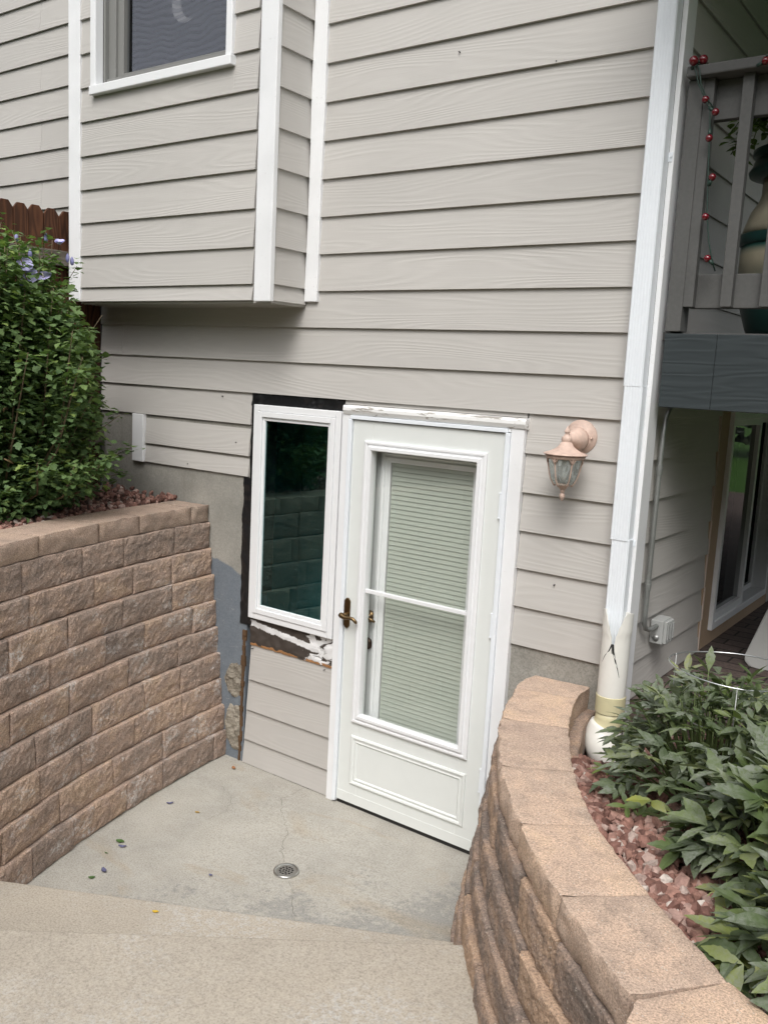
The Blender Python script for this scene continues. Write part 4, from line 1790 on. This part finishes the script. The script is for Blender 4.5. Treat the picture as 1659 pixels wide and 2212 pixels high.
# ================================================================== CONDUIT AND OUTLET
ob = thing('outlet_box', 'grey weatherproof outlet box low on the side wall with conduit', 'outlet box', (CX_, .3, 1.2))
m = MB()
m.box(CX_+.013, CX_+.070, 0.2668, 0.3778, 1.1547, 1.2627)
m.build('box', BOXG, ob, .004)
for k in range(3):
    m = MB()
    y0 = 0.272+k*.034
    m.box(CX_+.0705, CX_+.086, y0, y0+.028, 1.1589, 1.2585)
    m.box(CX_+.0865, CX_+.091, y0+.007, y0+.021, 1.1744, 1.2471)
    m.build('cover_flap', BOXG, ob, .003)
m = MB()
m.tube([(CX_+.042, 0.2668, 1.1817), (CX_+.042, 0.2626, 1.1817)], .014, 16)
m.build('knockout', STEEL, ob)
m = MB()
xc = CX_+.034
yc = 0.1495-.03
pts = [(xc, yc+.11, 2.2125), (xc, yc+.06, 2.2021), (xc, yc+.022, 2.1658), (xc, yc+.004, 2.0931), (xc, yc, 1.9893), (xc, yc, 1.3249), (xc, yc+.004, 1.273), (xc, yc+.025, 1.2471), (xc+.004, yc+.06, 1.2367), (xc+.006, 0.2668, 1.2357)]
m.tube(pts, .0105, 14)
m.build('conduit', STEEL, ob)
for zz in (1.9426, 1.4443):
    m = MB()
    m.tube([(xc, yc, zz-.022), (xc, yc, zz-.008), (xc, yc, zz-.007), (xc, yc, zz+.008), (xc, yc, zz+.009), (xc, yc, zz+.022)], [.0130, .0130, .0145, .0145, .0130, .0130], 12, smooth=False)
    m.build('coupling', STEEL, ob)

# ================================================================== DECK
deck = thing('deck', 'raised grey wooden deck with a slate rim board and baluster railing', 'deck', (-1.2, 0, 2.2))
DKX = 3.2
for x0, x1 in ((-1.240, -1.0356), (-1.0348, 1.4), (1.403, DKX)):
    m = MB()
    m.box(x0, x1, .0, .038, 2.206, 2.498)
    m.build('rim_board', SLATE, deck, .003)
m = MB()
for k in range(32):
    m.box(-1.265, DKX, .045+k*.14, .045+k*.14+.134, 2.475, 2.505, random.random())
m.build('deck_boards', DECKG, deck)
for k in range(10):
    m = MB()
    xx = -1.17+k*.42
    m.box(xx, xx+.038, .039, 4.5, 2.21, 2.474)
    m.build('joist', DECKG, deck)
m = MB()
m.box(-1.243, -1.182, .0, .09, 2.5065, 3.449)
m.build('post', DECKG, deck, .003)
m = MB()
m.box(-1.243, DKX, -.035, .11, 3.452, 3.492)
m.build('cap_rail', DECKG, deck, .006)
m = MB()
m.box(-1.171, DKX, .045, .083, 3.305, 3.450)
m.build('top_rail', DECKG, deck, .003)
m = MB()
m.box(-1.171, DKX, .045, .083, 2.600, 2.730)
m.build('bottom_rail', DECKG, deck, .003)
bal = None
for k in range(30):
    xx = -1.186+.1445*k
    if xx+.042 > DKX:
        break
    if bal is None:
        mb_ = MB()
        mb_.box(xx, xx+.042, .006, .044, 2.602, 3.4505)
        bal = mb_.build('baluster', DECKG, deck, .002)
    else:
        c_ = bal.copy()
        C.objects.link(c_)
        c_.parent = deck
        c_.location = (xx+1.186, 0, 0)
# roof over the deck shades it
m = MB()
m.box(-1.262, DKX, -.70, 4.4, 4.16, 4.30)
m.build('roof', WHITE, deck)
for xx, yy in ((1.3, 2.5), (3.1, 2.5), (3.1, .15)):
    m = MB()
    m.box(xx, xx+.1, yy, yy+.1, .97, 2.474)
    m.build('post', DECKG, deck, .003)
for xx, yy in ((1.3, 3.0), (3.1, .45)):
    m = MB()
    m.box(xx, xx+.1, yy, yy+.1, 2.47, 4.16)
    m.build('post', DECKG, deck, .003)

# string lights
sl = thing('string_lights', 'red globe string lights dangling from the deck rail end', 'string lights', (-1.2, -.03, 3.49))
B = [(-1.216, -.045, 3.505), (-1.188, -.02, 3.512), (-1.162, -.03, 3.364), (-1.120, -.03, 3.314), (-1.134, -.03, 3.222), (-1.107, -.03, 3.079), (-1.118, -.03, 2.935), (-1.094, -.03, 2.780), (-.955, -.045, 3.466)]
wire = [(-1.218, -.04, 3.496), (-1.205, -.045, 3.47), (-1.190, -.045, 3.42), (-1.165, -.035, 3.37), (-1.142, -.03, 3.33), (-1.134, -.03, 3.25), (-1.128, -.03, 3.15), (-1.120, -.03, 3.04), (-1.112, -.03, 2.94), (-1.095, -.03, 2.84), (-1.072, -.03, 2.76), (-1.066, -.01, 2.735)]
m = MB()
m.tube(wire, .003, 6)
m.tube([(p[0]+.010+.004*math.sin(i*1.7), p[1], p[2]) for i, p in enumerate(wire[:5])], .003, 6)
m.tube([(-1.218, -.04, 3.496), (-1.19, .0, 3.497), (-1.10, .03, 3.497), (-1.0, .0, 3.497), (-.955, -.036, 3.485), (-.80, .02, 3.497), (-.6, .0, 3.497), (0, .02, 3.497)], .003, 6)
m.build('wire', GWIRE, sl)
bp = None
for i, b in enumerate(B):
    near = min(wire, key=lambda p: (p[0]-b[0])**2+(p[2]-b[2])**2)
    d = Vector(b)-Vector(near)
    if d.length < .01:
        d = Vector((0, -1, 0))
    d.normalize()
    s_ = Vector(b)-d*.016
    m = MB()
    r_ = .0175 if i < 2 else .0138
    prof = [(0.0001, -r_)]+[(r_*math.cos(t), r_*math.sin(t)) for t in np.linspace(-1.4, 1.4, 11)]+[(.0001, r_)]
    m.lathe(prof, b, 'z', 20)
    bo = m.build('bulb', REDB, sl)
    m = MB()
    m.tube([s_-d*.016, s_-d*.002, s_+d*.004], [.0065, .007, .0065], 10)
    m.build('socket', GWIRE, bo)

# big glazed jar on the deck
ux, uy = -.905, .47
urn = thing('ceramic_jar', 'large cream and green glazed jar standing on the deck', 'jar', (ux, uy, 2.505))
m = MB()
m.lathe([(.13, 2.506), (.15, 2.54), (.185, 2.65), (.20, 2.78), (.20, 2.885)], (ux, uy, 0), 'z', 48)
t = NT('glaze_fade')
z_ = t.sep(t.pos())[2]
nn = t.noise(t.pos(), 6, 4, .6)
c = t.mix(t.mapr(t.math('ADD', z_, t.math('MULTIPLY', nn, .14)), .20, .44), (.015, .05, .045), (.36, .32, .23))
c = t.mix(t.mapr(z_, .34, .37), c, (.03, .09, .075))
t.pbr(c, .35)
m.build('body', t.m, urn)
m = MB()
m.lathe([(.202, 2.884), (.208, 2.89), (.208, 2.925), (.202, 2.93)], (ux, uy, 0), 'z', 48)
m.build('green_band', TEAL, urn)
m = MB()
m.lathe([(.200, 2.931), (.195, 2.96), (.175, 3.02), (.15, 3.06), (.14, 3.09), (.14, 3.17)], (ux, uy, 0), 'z', 48)
m.build('shoulder', CREAM, urn)
m = MB()
m.lathe([(.145, 3.155), (.195, 3.165), (.20, 3.18), (.19, 3.195), (.18, 3.225), (.165, 3.235), (.19, 3.245), (.19, 3.265), (.17, 3.275), (.06, 3.285), (.045, 3.30), (.045, 3.43), (.0, 3.435)], (ux, uy, 0), 'z', 48)
m.build('lid', TEAL, urn)

# ================================================================== FOLIAGE


def leaf_mesh(mb, base, dirv, nrm, shape, L, W, rnd, droop=.0, fold=.15):
    """shape: list (t, halfwidth) along the leaf; a folded two-sided strip"""
    d = dirv/np.linalg.norm(dirv)
    s = np.cross(d, nrm)
    ln = np.linalg.norm(s)
    if ln < 1e-6:
        s = np.array([1., 0, 0])
        ln = 1
    s /= ln
    n = np.cross(s, d)
    V, F = [], []
    for t, h in shape:
        c = base+d*L*t+n*(-droop*L*t*t)
        e = h*W
        V += [c-s*e+n*fold*e, c-n*0, c+s*e+n*fold*e]
    for i in range(len(shape)-1):
        a = 3*i
        F += [(a, a+1, a+4, a+3), (a+1, a+2, a+5, a+4)]
    mb.add(V, F, rnd, False)


PEO = [(0, .02), (.12, .16), (.3, .40), (.48, .5), (.65, .44), (.82, .25), (1.0, .01)]
PEOS = [(0, .02), (.10, .12), (.24, .30), (.30, .27), (.42, .46), (.47, .40), (.58, .50), (.63, .40), (.74, .38), (.78, .27), (.88, .18), (1.0, .01)]
PEOT = [(0, .02), (.14, .14), (.32, .34), (.46, .48), (.52, .42), (.62, .50), (.70, .30), (.84, .22), (1.0, .01)]


def peony(name, label, cx, cy, zb, rx, ry, h, n, Lf, seed, parent_group, tilt=(0, 0)):
    r = np.random.default_rng(seed)
    t_ = thing(name, label, 'plant', (cx, cy, zb), parent_group)
    lf, sm = MB(), MB()
    for k in range(n):
        a = r.uniform(0, 2*PI)
        q = r.random()**.55
        el = r.uniform(.05, 1.0)
        # point on a dome shell
        rad = math.sqrt(max(0, 1-(el**2)*.95))
        shell = r.uniform(.72, 1.03)
        px = cx+math.cos(a)*rx*rad*shell+tilt[0]*el*h
        py = cy+math.sin(a)*ry*rad*shell+tilt[1]*el*h
        pz = zb+.05+h*el*shell
        out = np.array([math.cos(a)*rad, math.sin(a)*rad, 0.0])
        d = out*1.0+np.array([r.normal(0, .25), r.normal(0, .25), .55*el+r.normal(-.05, .22)])
        d /= np.linalg.norm(d)
        nrm = np.array([out[0]*.35+r.normal(0, .22), out[1]*.35+r.normal(0, .22), 1.0])
        P0 = np.array([px, py, pz])
        tone = np.clip(r.normal(.36, .2), 0, 1) if r.random() > .1 else r.uniform(.75, 1)
        s = np.cross(d, nrm)
        s /= np.linalg.norm(s)
        for (fa, fl, rr) in ((0, 1.0, 0), (.75, .85, 0), (-.75, .85, 0), (1.35, .7, -.25), (-1.35, .7, -.25)):
            if r.random() < .1:
                continue
            dd = d*math.cos(fa)+s*math.sin(fa)
            dd[2] -= .10*abs(fa)
            n2 = nrm+r.normal(0, .18, 3)
            b = P0+d*Lf*rr
            LL = Lf*fl*r.uniform(.65, 1.3)
            leaf_mesh(lf, b, dd, n2, (PEOT if (fa == 0 and r.random() < .5) else (PEOS if r.random() < .5 else PEO)), LL, LL*.36*r.uniform(.8, 1.2), float(np.clip(tone+r.normal(0, .06), 0, 1)), droop=r.uniform(.0, .35), fold=r.uniform(.05, .4))
        if k % 2 == 0:
            b0 = (cx+.25*(px-cx)+r.normal(0, .02), cy+.25*(py-cy)+r.normal(0, .02), zb-.02)
            mid = (b0[0]*.4+px*.6, b0[1]*.4+py*.6, zb+(pz-zb)*.62)
            sm.tube([b0, mid, tuple(P0-d*Lf*.25), tuple(P0)], [.004, .0035, .0025, .0018], 5)
    lf.build('foliage', PLEAF, t_)
    sm.build('stems', STEMG, t_)
    return t_


PG = 'leafy perennials in the rock bed'
peony('peony_plant', 'dark mildewed leafy perennial inside the wire ring beside the drain pipe', -.76, -.45, .83, .36, .42, .41, 420, .078, 3, PG)
peony('peony_plant', 'large grey-green leafy perennial at the right edge below the wire ring', -.40, -.93, .85, .31, .27, .36, 210, .112, 5, PG)
peony('peony_plant', 'broad dusty-leaved perennial in the lower right corner behind the wall cap', -.18, -1.40, .85, .27, .27, .26, 150, .118, 8, PG)
peony('peony_plant', 'leafy perennial at the edge of the paving, behind the other plants', -.30, -.25, .85, .38, .42, .44, 290, .090, 9, PG)

# wire plant ring
wr = thing('plant_ring', 'thin galvanised wire hoop support standing among the leafy plants', 'plant support', (-.78, -.345, .86))


def hoop(cx, cy, z, r, n=64):
    return [(cx+r*math.cos(2*PI*k/n), cy+r*math.sin(2*PI*k/n), z+.006*math.sin(4*PI*k/n)) for k in range(n+1)]


m = MB()
m.tube(hoop(-.765, -.335, 1.30, .215), .0026, 8)
m.build('hoop', WIREM, wr)
m = MB()
m.tube(hoop(-.765, -.335, 1.13, .20), .0022, 8)
m.build('hoop', WIREM, wr)
for k in range(3):
    a = math.radians(170+k*120)
    m = MB()
    m.tube([(-.765+.213*math.cos(a), -.335+.213*math.sin(a), z) for z in (1.302, 1.1, .84)], .0019, 8)
    m.build('leg', STEEL, wr)

# ---- left hibiscus shrub
hb = thing('flowering_shrub', 'dense green rose of Sharon shrub with lavender flowers before the fence', 'shrub', (-4.25, -1.0, 1.45))
HIB = []


def hib_leaf(mb, P, d, n, L, rnd, r):
    d = d/np.linalg.norm(d)
    s = np.cross(d, n)
    s /= (np.linalg.norm(s)+1e-9)
    n = np.cross(s, d)
    c = [(0, 0), (.18, .26), (.42, .52), (.5, .30), (.72, .30), (1.0, 0), (.72, -.30), (.5, -.30), (.42, -.52), (.18, -.26)]
    cv = r.uniform(-.1, .3)
    fo = r.uniform(.0, .35)
    V = [P+d*L*a+s*L*b+n*L*(fo*abs(b)-cv*a*a) for a, b in c]
    V.append(P+d*L*.45-n*L*cv*.2)
    F = [(i, (i+1) % 10, 10) for i in range(10)]
    mb.add(V, F, rnd, False)


hl, hst = MB(), MB()
r = np.random.default_rng(21)
stems = []
for k in range(135):
    a = r.uniform(0, 2*PI)
    q = math.sqrt(r.random())
    bx, by = -4.33+.10*q*math.cos(a), -1.0+.25*q*math.sin(a)
    tx = -4.30+.42*q*math.cos(a)+.08
    ty = -1.02+.78*q*math.sin(a)
    tz = 2.80-.22*q**2+r.normal(0, .07)-.50*max(0, (ty+.75))
    if r.random() < .5:
        tz = 1.52+r.random()*(tz-1.52)
        tx += .16*math.cos(a)
        ty += .10*math.sin(a)
    stems.append(((bx, by, 1.44), (tx, ty, tz)))
for (b, t) in stems:
    b, t = np.array(b), np.array(t)
    for _ in range(40):
        lim = np.interp(t[2], [1.45, 1.55, 1.8, 2.2, 2.27, 2.5, 2.85, 3.1], [-.80, -.42, -.36, -.48, -.5, -.58, -.80, -1.0])
        if t[1]+.76*(t[0]+4.2) > lim-.06:
            t = t+np.array([-.012, -.02, -.01])
    side = r.normal(0, .06, 3)
    mid = b*.5+t*.5+side*.6+np.array([(t[0]-b[0])*.12, (t[1]-b[1])*.12, -.03])
    hst.tube([tuple(b), tuple(mid), tuple(t)], [.008, .005, .002], 6)
    H = np.linalg.norm(t-b)
    nl = int(H*280)
    for i in range(nl):
        f = 1-(r.random()**1.15)*.97
        p = (b*(1-f)**2+2*mid*f*(1-f)*1.0+t*f*f)
        a = r.uniform(0, 2*PI)
        dd = np.array([math.cos(a), math.sin(a), r.normal(.1, .35)])
        tw = r.uniform(.0, .11)
        p2 = p+dd*tw
        nn = np.array([dd[0]*.5, dd[1]*.5, 1.0])+r.normal(0, .3, 3)
        lim = np.interp(p2[2], [1.45, 1.55, 1.8, 2.2, 2.27, 2.5, 2.85, 3.1], [-.80, -.42, -.36, -.48, -.5, -.58, -.80, -1.0])
        if p2[1]+.76*(p2[0]+4.2) > lim+r.normal(0, .03):
            continue
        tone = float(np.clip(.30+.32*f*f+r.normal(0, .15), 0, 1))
        if r.random() < .03:
            tone = 1.0
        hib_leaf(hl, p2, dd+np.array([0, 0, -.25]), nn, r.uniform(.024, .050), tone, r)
# loose upright shoots along the top
for k in range(34):
    yy = r.uniform(-1.75, -.72)
    xx = r.uniform(-4.42, -4.02)
    z1 = 2.80-.45*max(0, (yy+.80))+r.uniform(-.12, .16)-.12*max(0, -yy-1.3)
    p0 = np.array([xx+r.normal(0, .03), yy+r.normal(0, .03), z1-.38])
    p1 = np.array([xx+r.normal(0, .05), yy+r.normal(0, .05), z1])
    hst.tube([tuple(p0), tuple(p0*.5+p1*.5+r.normal(0, .012, 3)), tuple(p1)], [.004, .003, .0015], 6)
    for i in range(48):
        f = r.random()
        p = p0*(1-f)+p1*f+r.normal(0, .022, 3)
        a = r.uniform(0, 2*PI)
        hib_leaf(hl, p, np.array([math.cos(a), math.sin(a), r.normal(.15, .3)]), np.array([math.cos(a)*.4, math.sin(a)*.4, 1.0]), r.uniform(.024, .048), float(np.clip(r.normal(.62, .16), 0, 1)), r)
# a few stray sprigs reaching to the right
for (p0, p1) in (((-4.35, -.7, 2.1), (-4.2, -.46, 2.52)), ((-4.3, -.6, 1.8), (-4.12, -.40, 1.98)), ((-4.2, -.6, 1.7), (-4.1, -.33, 1.80)), ((-4.2, -.6, 1.65), (-4.08, -.38, 1.66)), ((-4.35, -.8, 2.4), (-4.2, -.62, 2.76)), ((-4.35, -.65, 2.2), (-4.2, -.42, 2.30))):
    p0, p1 = np.array(p0), np.array(p1)
    hst.tube([tuple(p0), tuple(p0*.5+p1*.5+np.array([0, 0, -.02])), tuple(p1)], [.004, .003, .0015], 6)
    for i in range(46):
        f = r.random()
        p = p0*(1-f)+p1*f+r.normal(0, .022, 3)
        a = r.uniform(0, 2*PI)
        dd = np.array([math.cos(a), math.sin(a), r.normal(.1, .3)])
        hib_leaf(hl, p, dd, np.array([dd[0]*.4, dd[1]*.4, 1.0]), r.uniform(.03, .055), float(np.clip(r.normal(.5, .15), 0, 1)), r)
hl.build('foliage', HLEAF, hb)
hst.build('stems', STEMM, hb)


def flower(P, axis, R_, open_):
    m = MB()
    axis = np.array(axis, float)
    axis /= np.linalg.norm(axis)
    s = np.cross(axis, [0, 0, 1.0])
    s /= np.linalg.norm(s)
    u = np.cross(s, axis)
    for k in range(5):
        a = 2*PI*k/5+.3
        rd = s*math.cos(a)+u*math.sin(a)
        tg = -s*math.sin(a)+u*math.cos(a)
        V, F = [], []
        prof = [(0, .08, 0), (.25, .30, .02), (.5, .48, .05), (.75, .55, .06), (.93, .42, .02), (1.0, .18, -.02)]
        for (t, wd, _) in prof:
            c = np.array(P)+rd*R_*t*open_+axis*R_*t*(1.1-open_)*(1-.25*t)
            cu = .12*R_*wd
            V += [c-tg*R_*wd+axis*cu, c-tg*R_*wd*.5, c, c+tg*R_*wd*.5, c+tg*R_*wd+axis*cu]
        for i in range(len(prof)-1):
            for j in range(4):
                F.append((5*i+j, 5*i+j+1, 5*i+5+j+1, 5*i+5+j))
        m.add(V, F, .5, True)
    fo = m.build('flower', PETAL, hb)
    m2 = MB()
    m2.tube([tuple(np.array(P)), tuple(np.array(P)+axis*R_*.55)], [R_*.09, R_*.04], 8)
    m2.build('stamen', m_plain('cream_stamen', (.7, .65, .5), .6), fo)


AX = (.75, -.75, .35)
flower((-4.05, -1.02, 2.715), (.9, -.4, .5), .040, .95)
flower((-4.05, -.985, 2.665), (.7, -.8, .2), .042, .85)
flower((-4.06, -.91, 2.665), (.3, -.5, .8), .050, .8)
flower((-4.08, -.805, 2.84), (.3, -.3, .9), .042, .45)
m0 = m_plain('blue_bud', (.22, .22, .42), .6, var=.2)
for i, p in enumerate([(-4.1, -1.031, 2.835), (-4.1, -.958, 2.77), (-4.08, -.734, 2.763), (-4.05, -.875, 2.38), (-4.1, -.869, 2.86), (-4.08, -.76, 2.775), (-4.06, -1.03, 2.62)]):
    m = MB()
    m.lathe([(.0, -.018), (.008, -.012), (.011, 0), (.009, .014), (.003, .026), (0, .028)], p, 'z', 10)
    m.build('bud', m0, hb)
for i in range(26):
    a = r.uniform(-1.2, .9)
    p = (-4.12+r.uniform(-.1, .12), -1.08+r.uniform(-.4, .28), r.uniform(1.65, 2.6))
    m = MB()
    d = r.normal(0, 1, 3)*.012
    m.tube([p, (p[0]+d[0], p[1]+d[1], p[2]-.014), (p[0]+d[0]*1.5, p[1]+d[1]*1.5, p[2]-.028)], [.003, .006, .002], 6)
    m.build('seed_pod', DRY, hb)

# vine in the deck behind the rail
vp = thing('trailing_plant', 'leafy trailing plant behind the deck railing above the jar', 'plant', (-1.08, .32, 3.30))
m, m2 = MB(), MB()
for k in range(30):
    p0 = np.array([-1.0, .33, 3.43])
    p1 = np.array([-1.19+.27*r.random(), .25+.18*r.random(), 3.20+.30*r.random()])
    md = (p0+p1)/2+np.array([0, 0, .07])
    m2.tube([tuple(p0), tuple(md), tuple(p1)], .0022, 5)
    for i in range(26):
        f = r.random()
        p = p0*(1-f)**2+2*md*f*(1-f)+p1*f*f+r.normal(0, .015, 3)
        a = r.uniform(0, 2*PI)
        dd = np.array([math.cos(a), math.sin(a), r.normal(-.2, .3)])
        leaf_mesh(m, p, dd, np.array([0, -.5, 1.0])+r.normal(0, .3, 3), [(0, .05), (.3, .4), (.6, .42), (1, .02)], r.uniform(.03, .055), .035, float(r.random()), .2, .2)
m.build('foliage', VLEAF, vp)
m2.build('stems', STEMG, vp)

# ================================================================== FENCE
fn = thing('wooden_fence', 'red-brown dog-eared cedar picket fence meeting the house at left', 'fence', (-4.8, -1.5, 1.4))
pk = None
ys = -.018
k = 0
while ys > -3.4:
    w0 = .094
    m = MB()
    zt = 3.137+.003*math.sin(k*2.1)
    xk = -4.822+.003*math.sin(k*1.3)
    P = [(xk, ys-w0, 1.42), (xk, ys, 1.42), (xk, ys, zt-.034), (xk, ys-.026, zt), (xk, ys-w0+.026, zt), (xk, ys-w0, zt-.034)]
    m.extrude(P, (.017, 0, 0), random.random())
    m.build('picket', FENCEM, fn, .002)
    ys -= w0+random.choice([.003, .005, .008])
    k += 1
for z0 in (2.815, 1.75):
    m = MB()
    m.box(-4.802, -4.764, -3.4, -.02, z0, z0+.085, .4)
    m.build('rail', RAILW, fn, .003)

# ================================================================== FLOOR DRAIN AND DEBRIS
fd = thing('floor_drain', 'round steel floor drain grate set in the concrete landing', 'drain', (-2.52, -.695, 0))
zc = -.0065
m = MB()
m.lathe([(.046, zc), (.050, zc+.004), (.058, zc+.005), (.060, zc+.001), (.060, zc-.01), (.046, zc-.01)], (-2.52, -.695, 0), 'z', 48, cap=False)
m.build('rim', CHROME, fd)
# perforated plate: rings of hexagonal holes cut in a disc (polar grid with missing cells)
m = MB()


def disc_with_holes(mb, c, R_, z, th):
    holes = [(0, 0)]
    for (n, rr) in ((6, .0145), (12, .029)):
        for k in range(n):
            a = 2*PI*k/n+(.15 if n == 12 else 0)
            holes.append((rr*math.cos(a), rr*math.sin(a)))
    n = 72
    xs = np.linspace(-R_, R_, n+1)
    V, F, idx = [], [], {}
    for i in range(n+1):
        for j in range(n+1):
            idx[(i, j)] = len(V)
            V.append((c[0]+xs[i], c[1]+xs[j], z))
    for i in range(n):
        for j in range(n):
            x, y = (xs[i]+xs[i+1])/2, (xs[j]+xs[j+1])/2
            if math.hypot(x, y) > R_ or any(math.hypot(x-a, y-b) < .0056 for a, b in holes):
                continue
            F.append((idx[(i, j)], idx[(i+1, j)], idx[(i+1, j+1)], idx[(i, j+1)]))
    mb.add(V, F)


disc_with_holes(m, (-2.52, -.695), .0475, zc+.0022, .002)
m.build('grate', CHROME, fd)
m = MB()
m.lathe([(0, zc-.0036), (.047, zc-.0036), (.047, zc-.0030), (0, zc-.0030)], (-2.52, -.695, 0), 'z', 32)
m.build('sump', SHEATH, fd)


def litter(name, label, cat, x, y, z, L, W, ang, mat, curl=.5, group=None):
    m = MB()
    n = 7
    V, F = [], []
    ca, sa = math.cos(ang), math.sin(ang)
    for i in range(n+1):
        t = i/n
        h = W*math.sin(PI*min(.97, max(.05, t)))**.8
        for s_ in (-1, -.5, 0, .5, 1):
            u, v_ = (t-.5)*L, s_*h*random.uniform(.85, 1.1)
            V.append((x+u*ca-v_*sa, y+u*sa+v_*ca, z+.002+curl*(s_*s_)*W*.45+curl*.35*L*abs(t-.5)))
    for i in range(n):
        for k in range(4):
            F.append((5*i+k, 5*i+5+k, 5*i+6+k, 5*i+1+k))
    m.add(V, F, .5, True)
    return tag(m.build(name, mat), label, cat, group)


litter('fallen_petal', 'wilted violet blossom on the concrete near the brown wall, farthest from the steps', 'petal', -3.396, -.629, 0, .035, .010, .9, PETALD, .9)
litter('fallen_petal', 'curled violet blossom lying beside a green leaf on the landing', 'petal', -3.232, -1.06, 0, .040, .010, .5, PETALD, .9)
litter('fallen_petal', 'curled violet blossom nearest the bottom step on the landing', 'petal', -3.126, -1.244, 0, .045, .011, -.4, PETALD, .9)
litter('fallen_petal', 'tiny dark blossom alone on the concrete between drain and steps', 'petal', -2.742, -.957, 0, .020, .007, .2, PETALD, .9)
litter('fallen_leaf', 'green leaf fallen on the landing next to a violet blossom', 'leaf', -3.281, -1.035, 0, .045, .016, .3, GRL, .4)
litter('fallen_leaf', 'dark green leaf scrap closest to the foot of the steps', 'leaf', -3.123, -1.311, 0, .030, .012, .8, GRL, .5)
litter('fallen_leaf', 'small yellow-brown leaf on the landing below the brown wall', 'leaf', -3.222, -.598, 0, .026, .009, .4, m_plain('ochre_leaf', (.34, .22, .06), .7), .4)
litter('fallen_leaf', 'brown dry leaf in the corner under the siding panel', 'leaf', -3.454, -.11, 0, .045, .011, -.6, BRL, .6)
litter('fallen_leaf', 'bright yellow petal-like leaf lying on the lower step', 'leaf', -2.512, -1.467, .17, .026, .009, .5, YEL, .4)
litter('fallen_leaf', 'small yellow leaf on the landing close to the bottom step edge', 'leaf', -1.93, -.93, 0, .020, .008, .2, YEL, .5)
litter('fallen_leaf', 'thin dark twig-like leaf on the landing among violet blossoms', 'leaf', -3.245, -1.142, 0, .022, .004, .1, GRL, .5)

# pale grey panel at the right edge, leaning on the paving
m = MB()
V = []
# pale grey table top standing on its edge, leaning back a little, rounded corners
c0 = [(-1.024, .953), (-1.026, .985), (-.934, 1.307), (-.40, 1.405), (-.31, .90), (-.70, .905), (-.955, .922), (-1.0, .932)]
m.extrude([(a, 1.0+(b-.93)*.25, b) for a, b in c0], (.0, .028, -.007))
tag(m.build('folding_table', GREYP, None, .008), 'pale grey plastic table edge leaning on the dark paving at right', 'folding table')

# hedge across the lawn (seen only as a reflection)
m = MB()
r = np.random.default_rng(5)
for k in range(5000):
    p = np.array([r.uniform(-14, 16), 17+r.normal(0, .5), .9+r.random()**.8*3.4])
    a = r.uniform(0, 2*PI)
    leaf_mesh(m, p, np.array([math.cos(a), math.sin(a), r.normal(0, .4)]), np.array([0, -.6, 1.0])+r.normal(0, .4, 3), [(0, .05), (.4, .5), (1, .02)], .35, .3, float(r.random()*.6), .1, .1)
tag(m.build('hedge', HEDGE), 'dark leafy hedge across the lawn behind the patio', 'hedge')

# unseen hedge ring added behind the viewer to block low sky light
m = MB()
n, nzv = 160, 30
V, F = [], []
for i in range(n+1):
    a = math.radians(168+204*i/n)
    for j in range(nzv+1):
        z = .8+6.2*j/nzv
        R_ = 11.5+.9*float(fbm(a*6, z*.5, 0, 4))-.5*(z/6)
        V.append((R_*math.cos(a), -3.5+R_*math.sin(a), z+.35*float(fbm(a*8, 3, 1, 3))*(j/nzv)))
for i in range(n):
    for j in range(nzv):
        a = i*(nzv+1)+j
        F.append((a, a+nzv+1, a+nzv+2, a+1))
rr = np.random.default_rng(9).random(len(F))*.7
m.add(V, F, list(rr), False)
tag(m.build('hedge', HEDGE), 'tall hedge added out of view behind the viewer to cut low sky light', 'hedge')
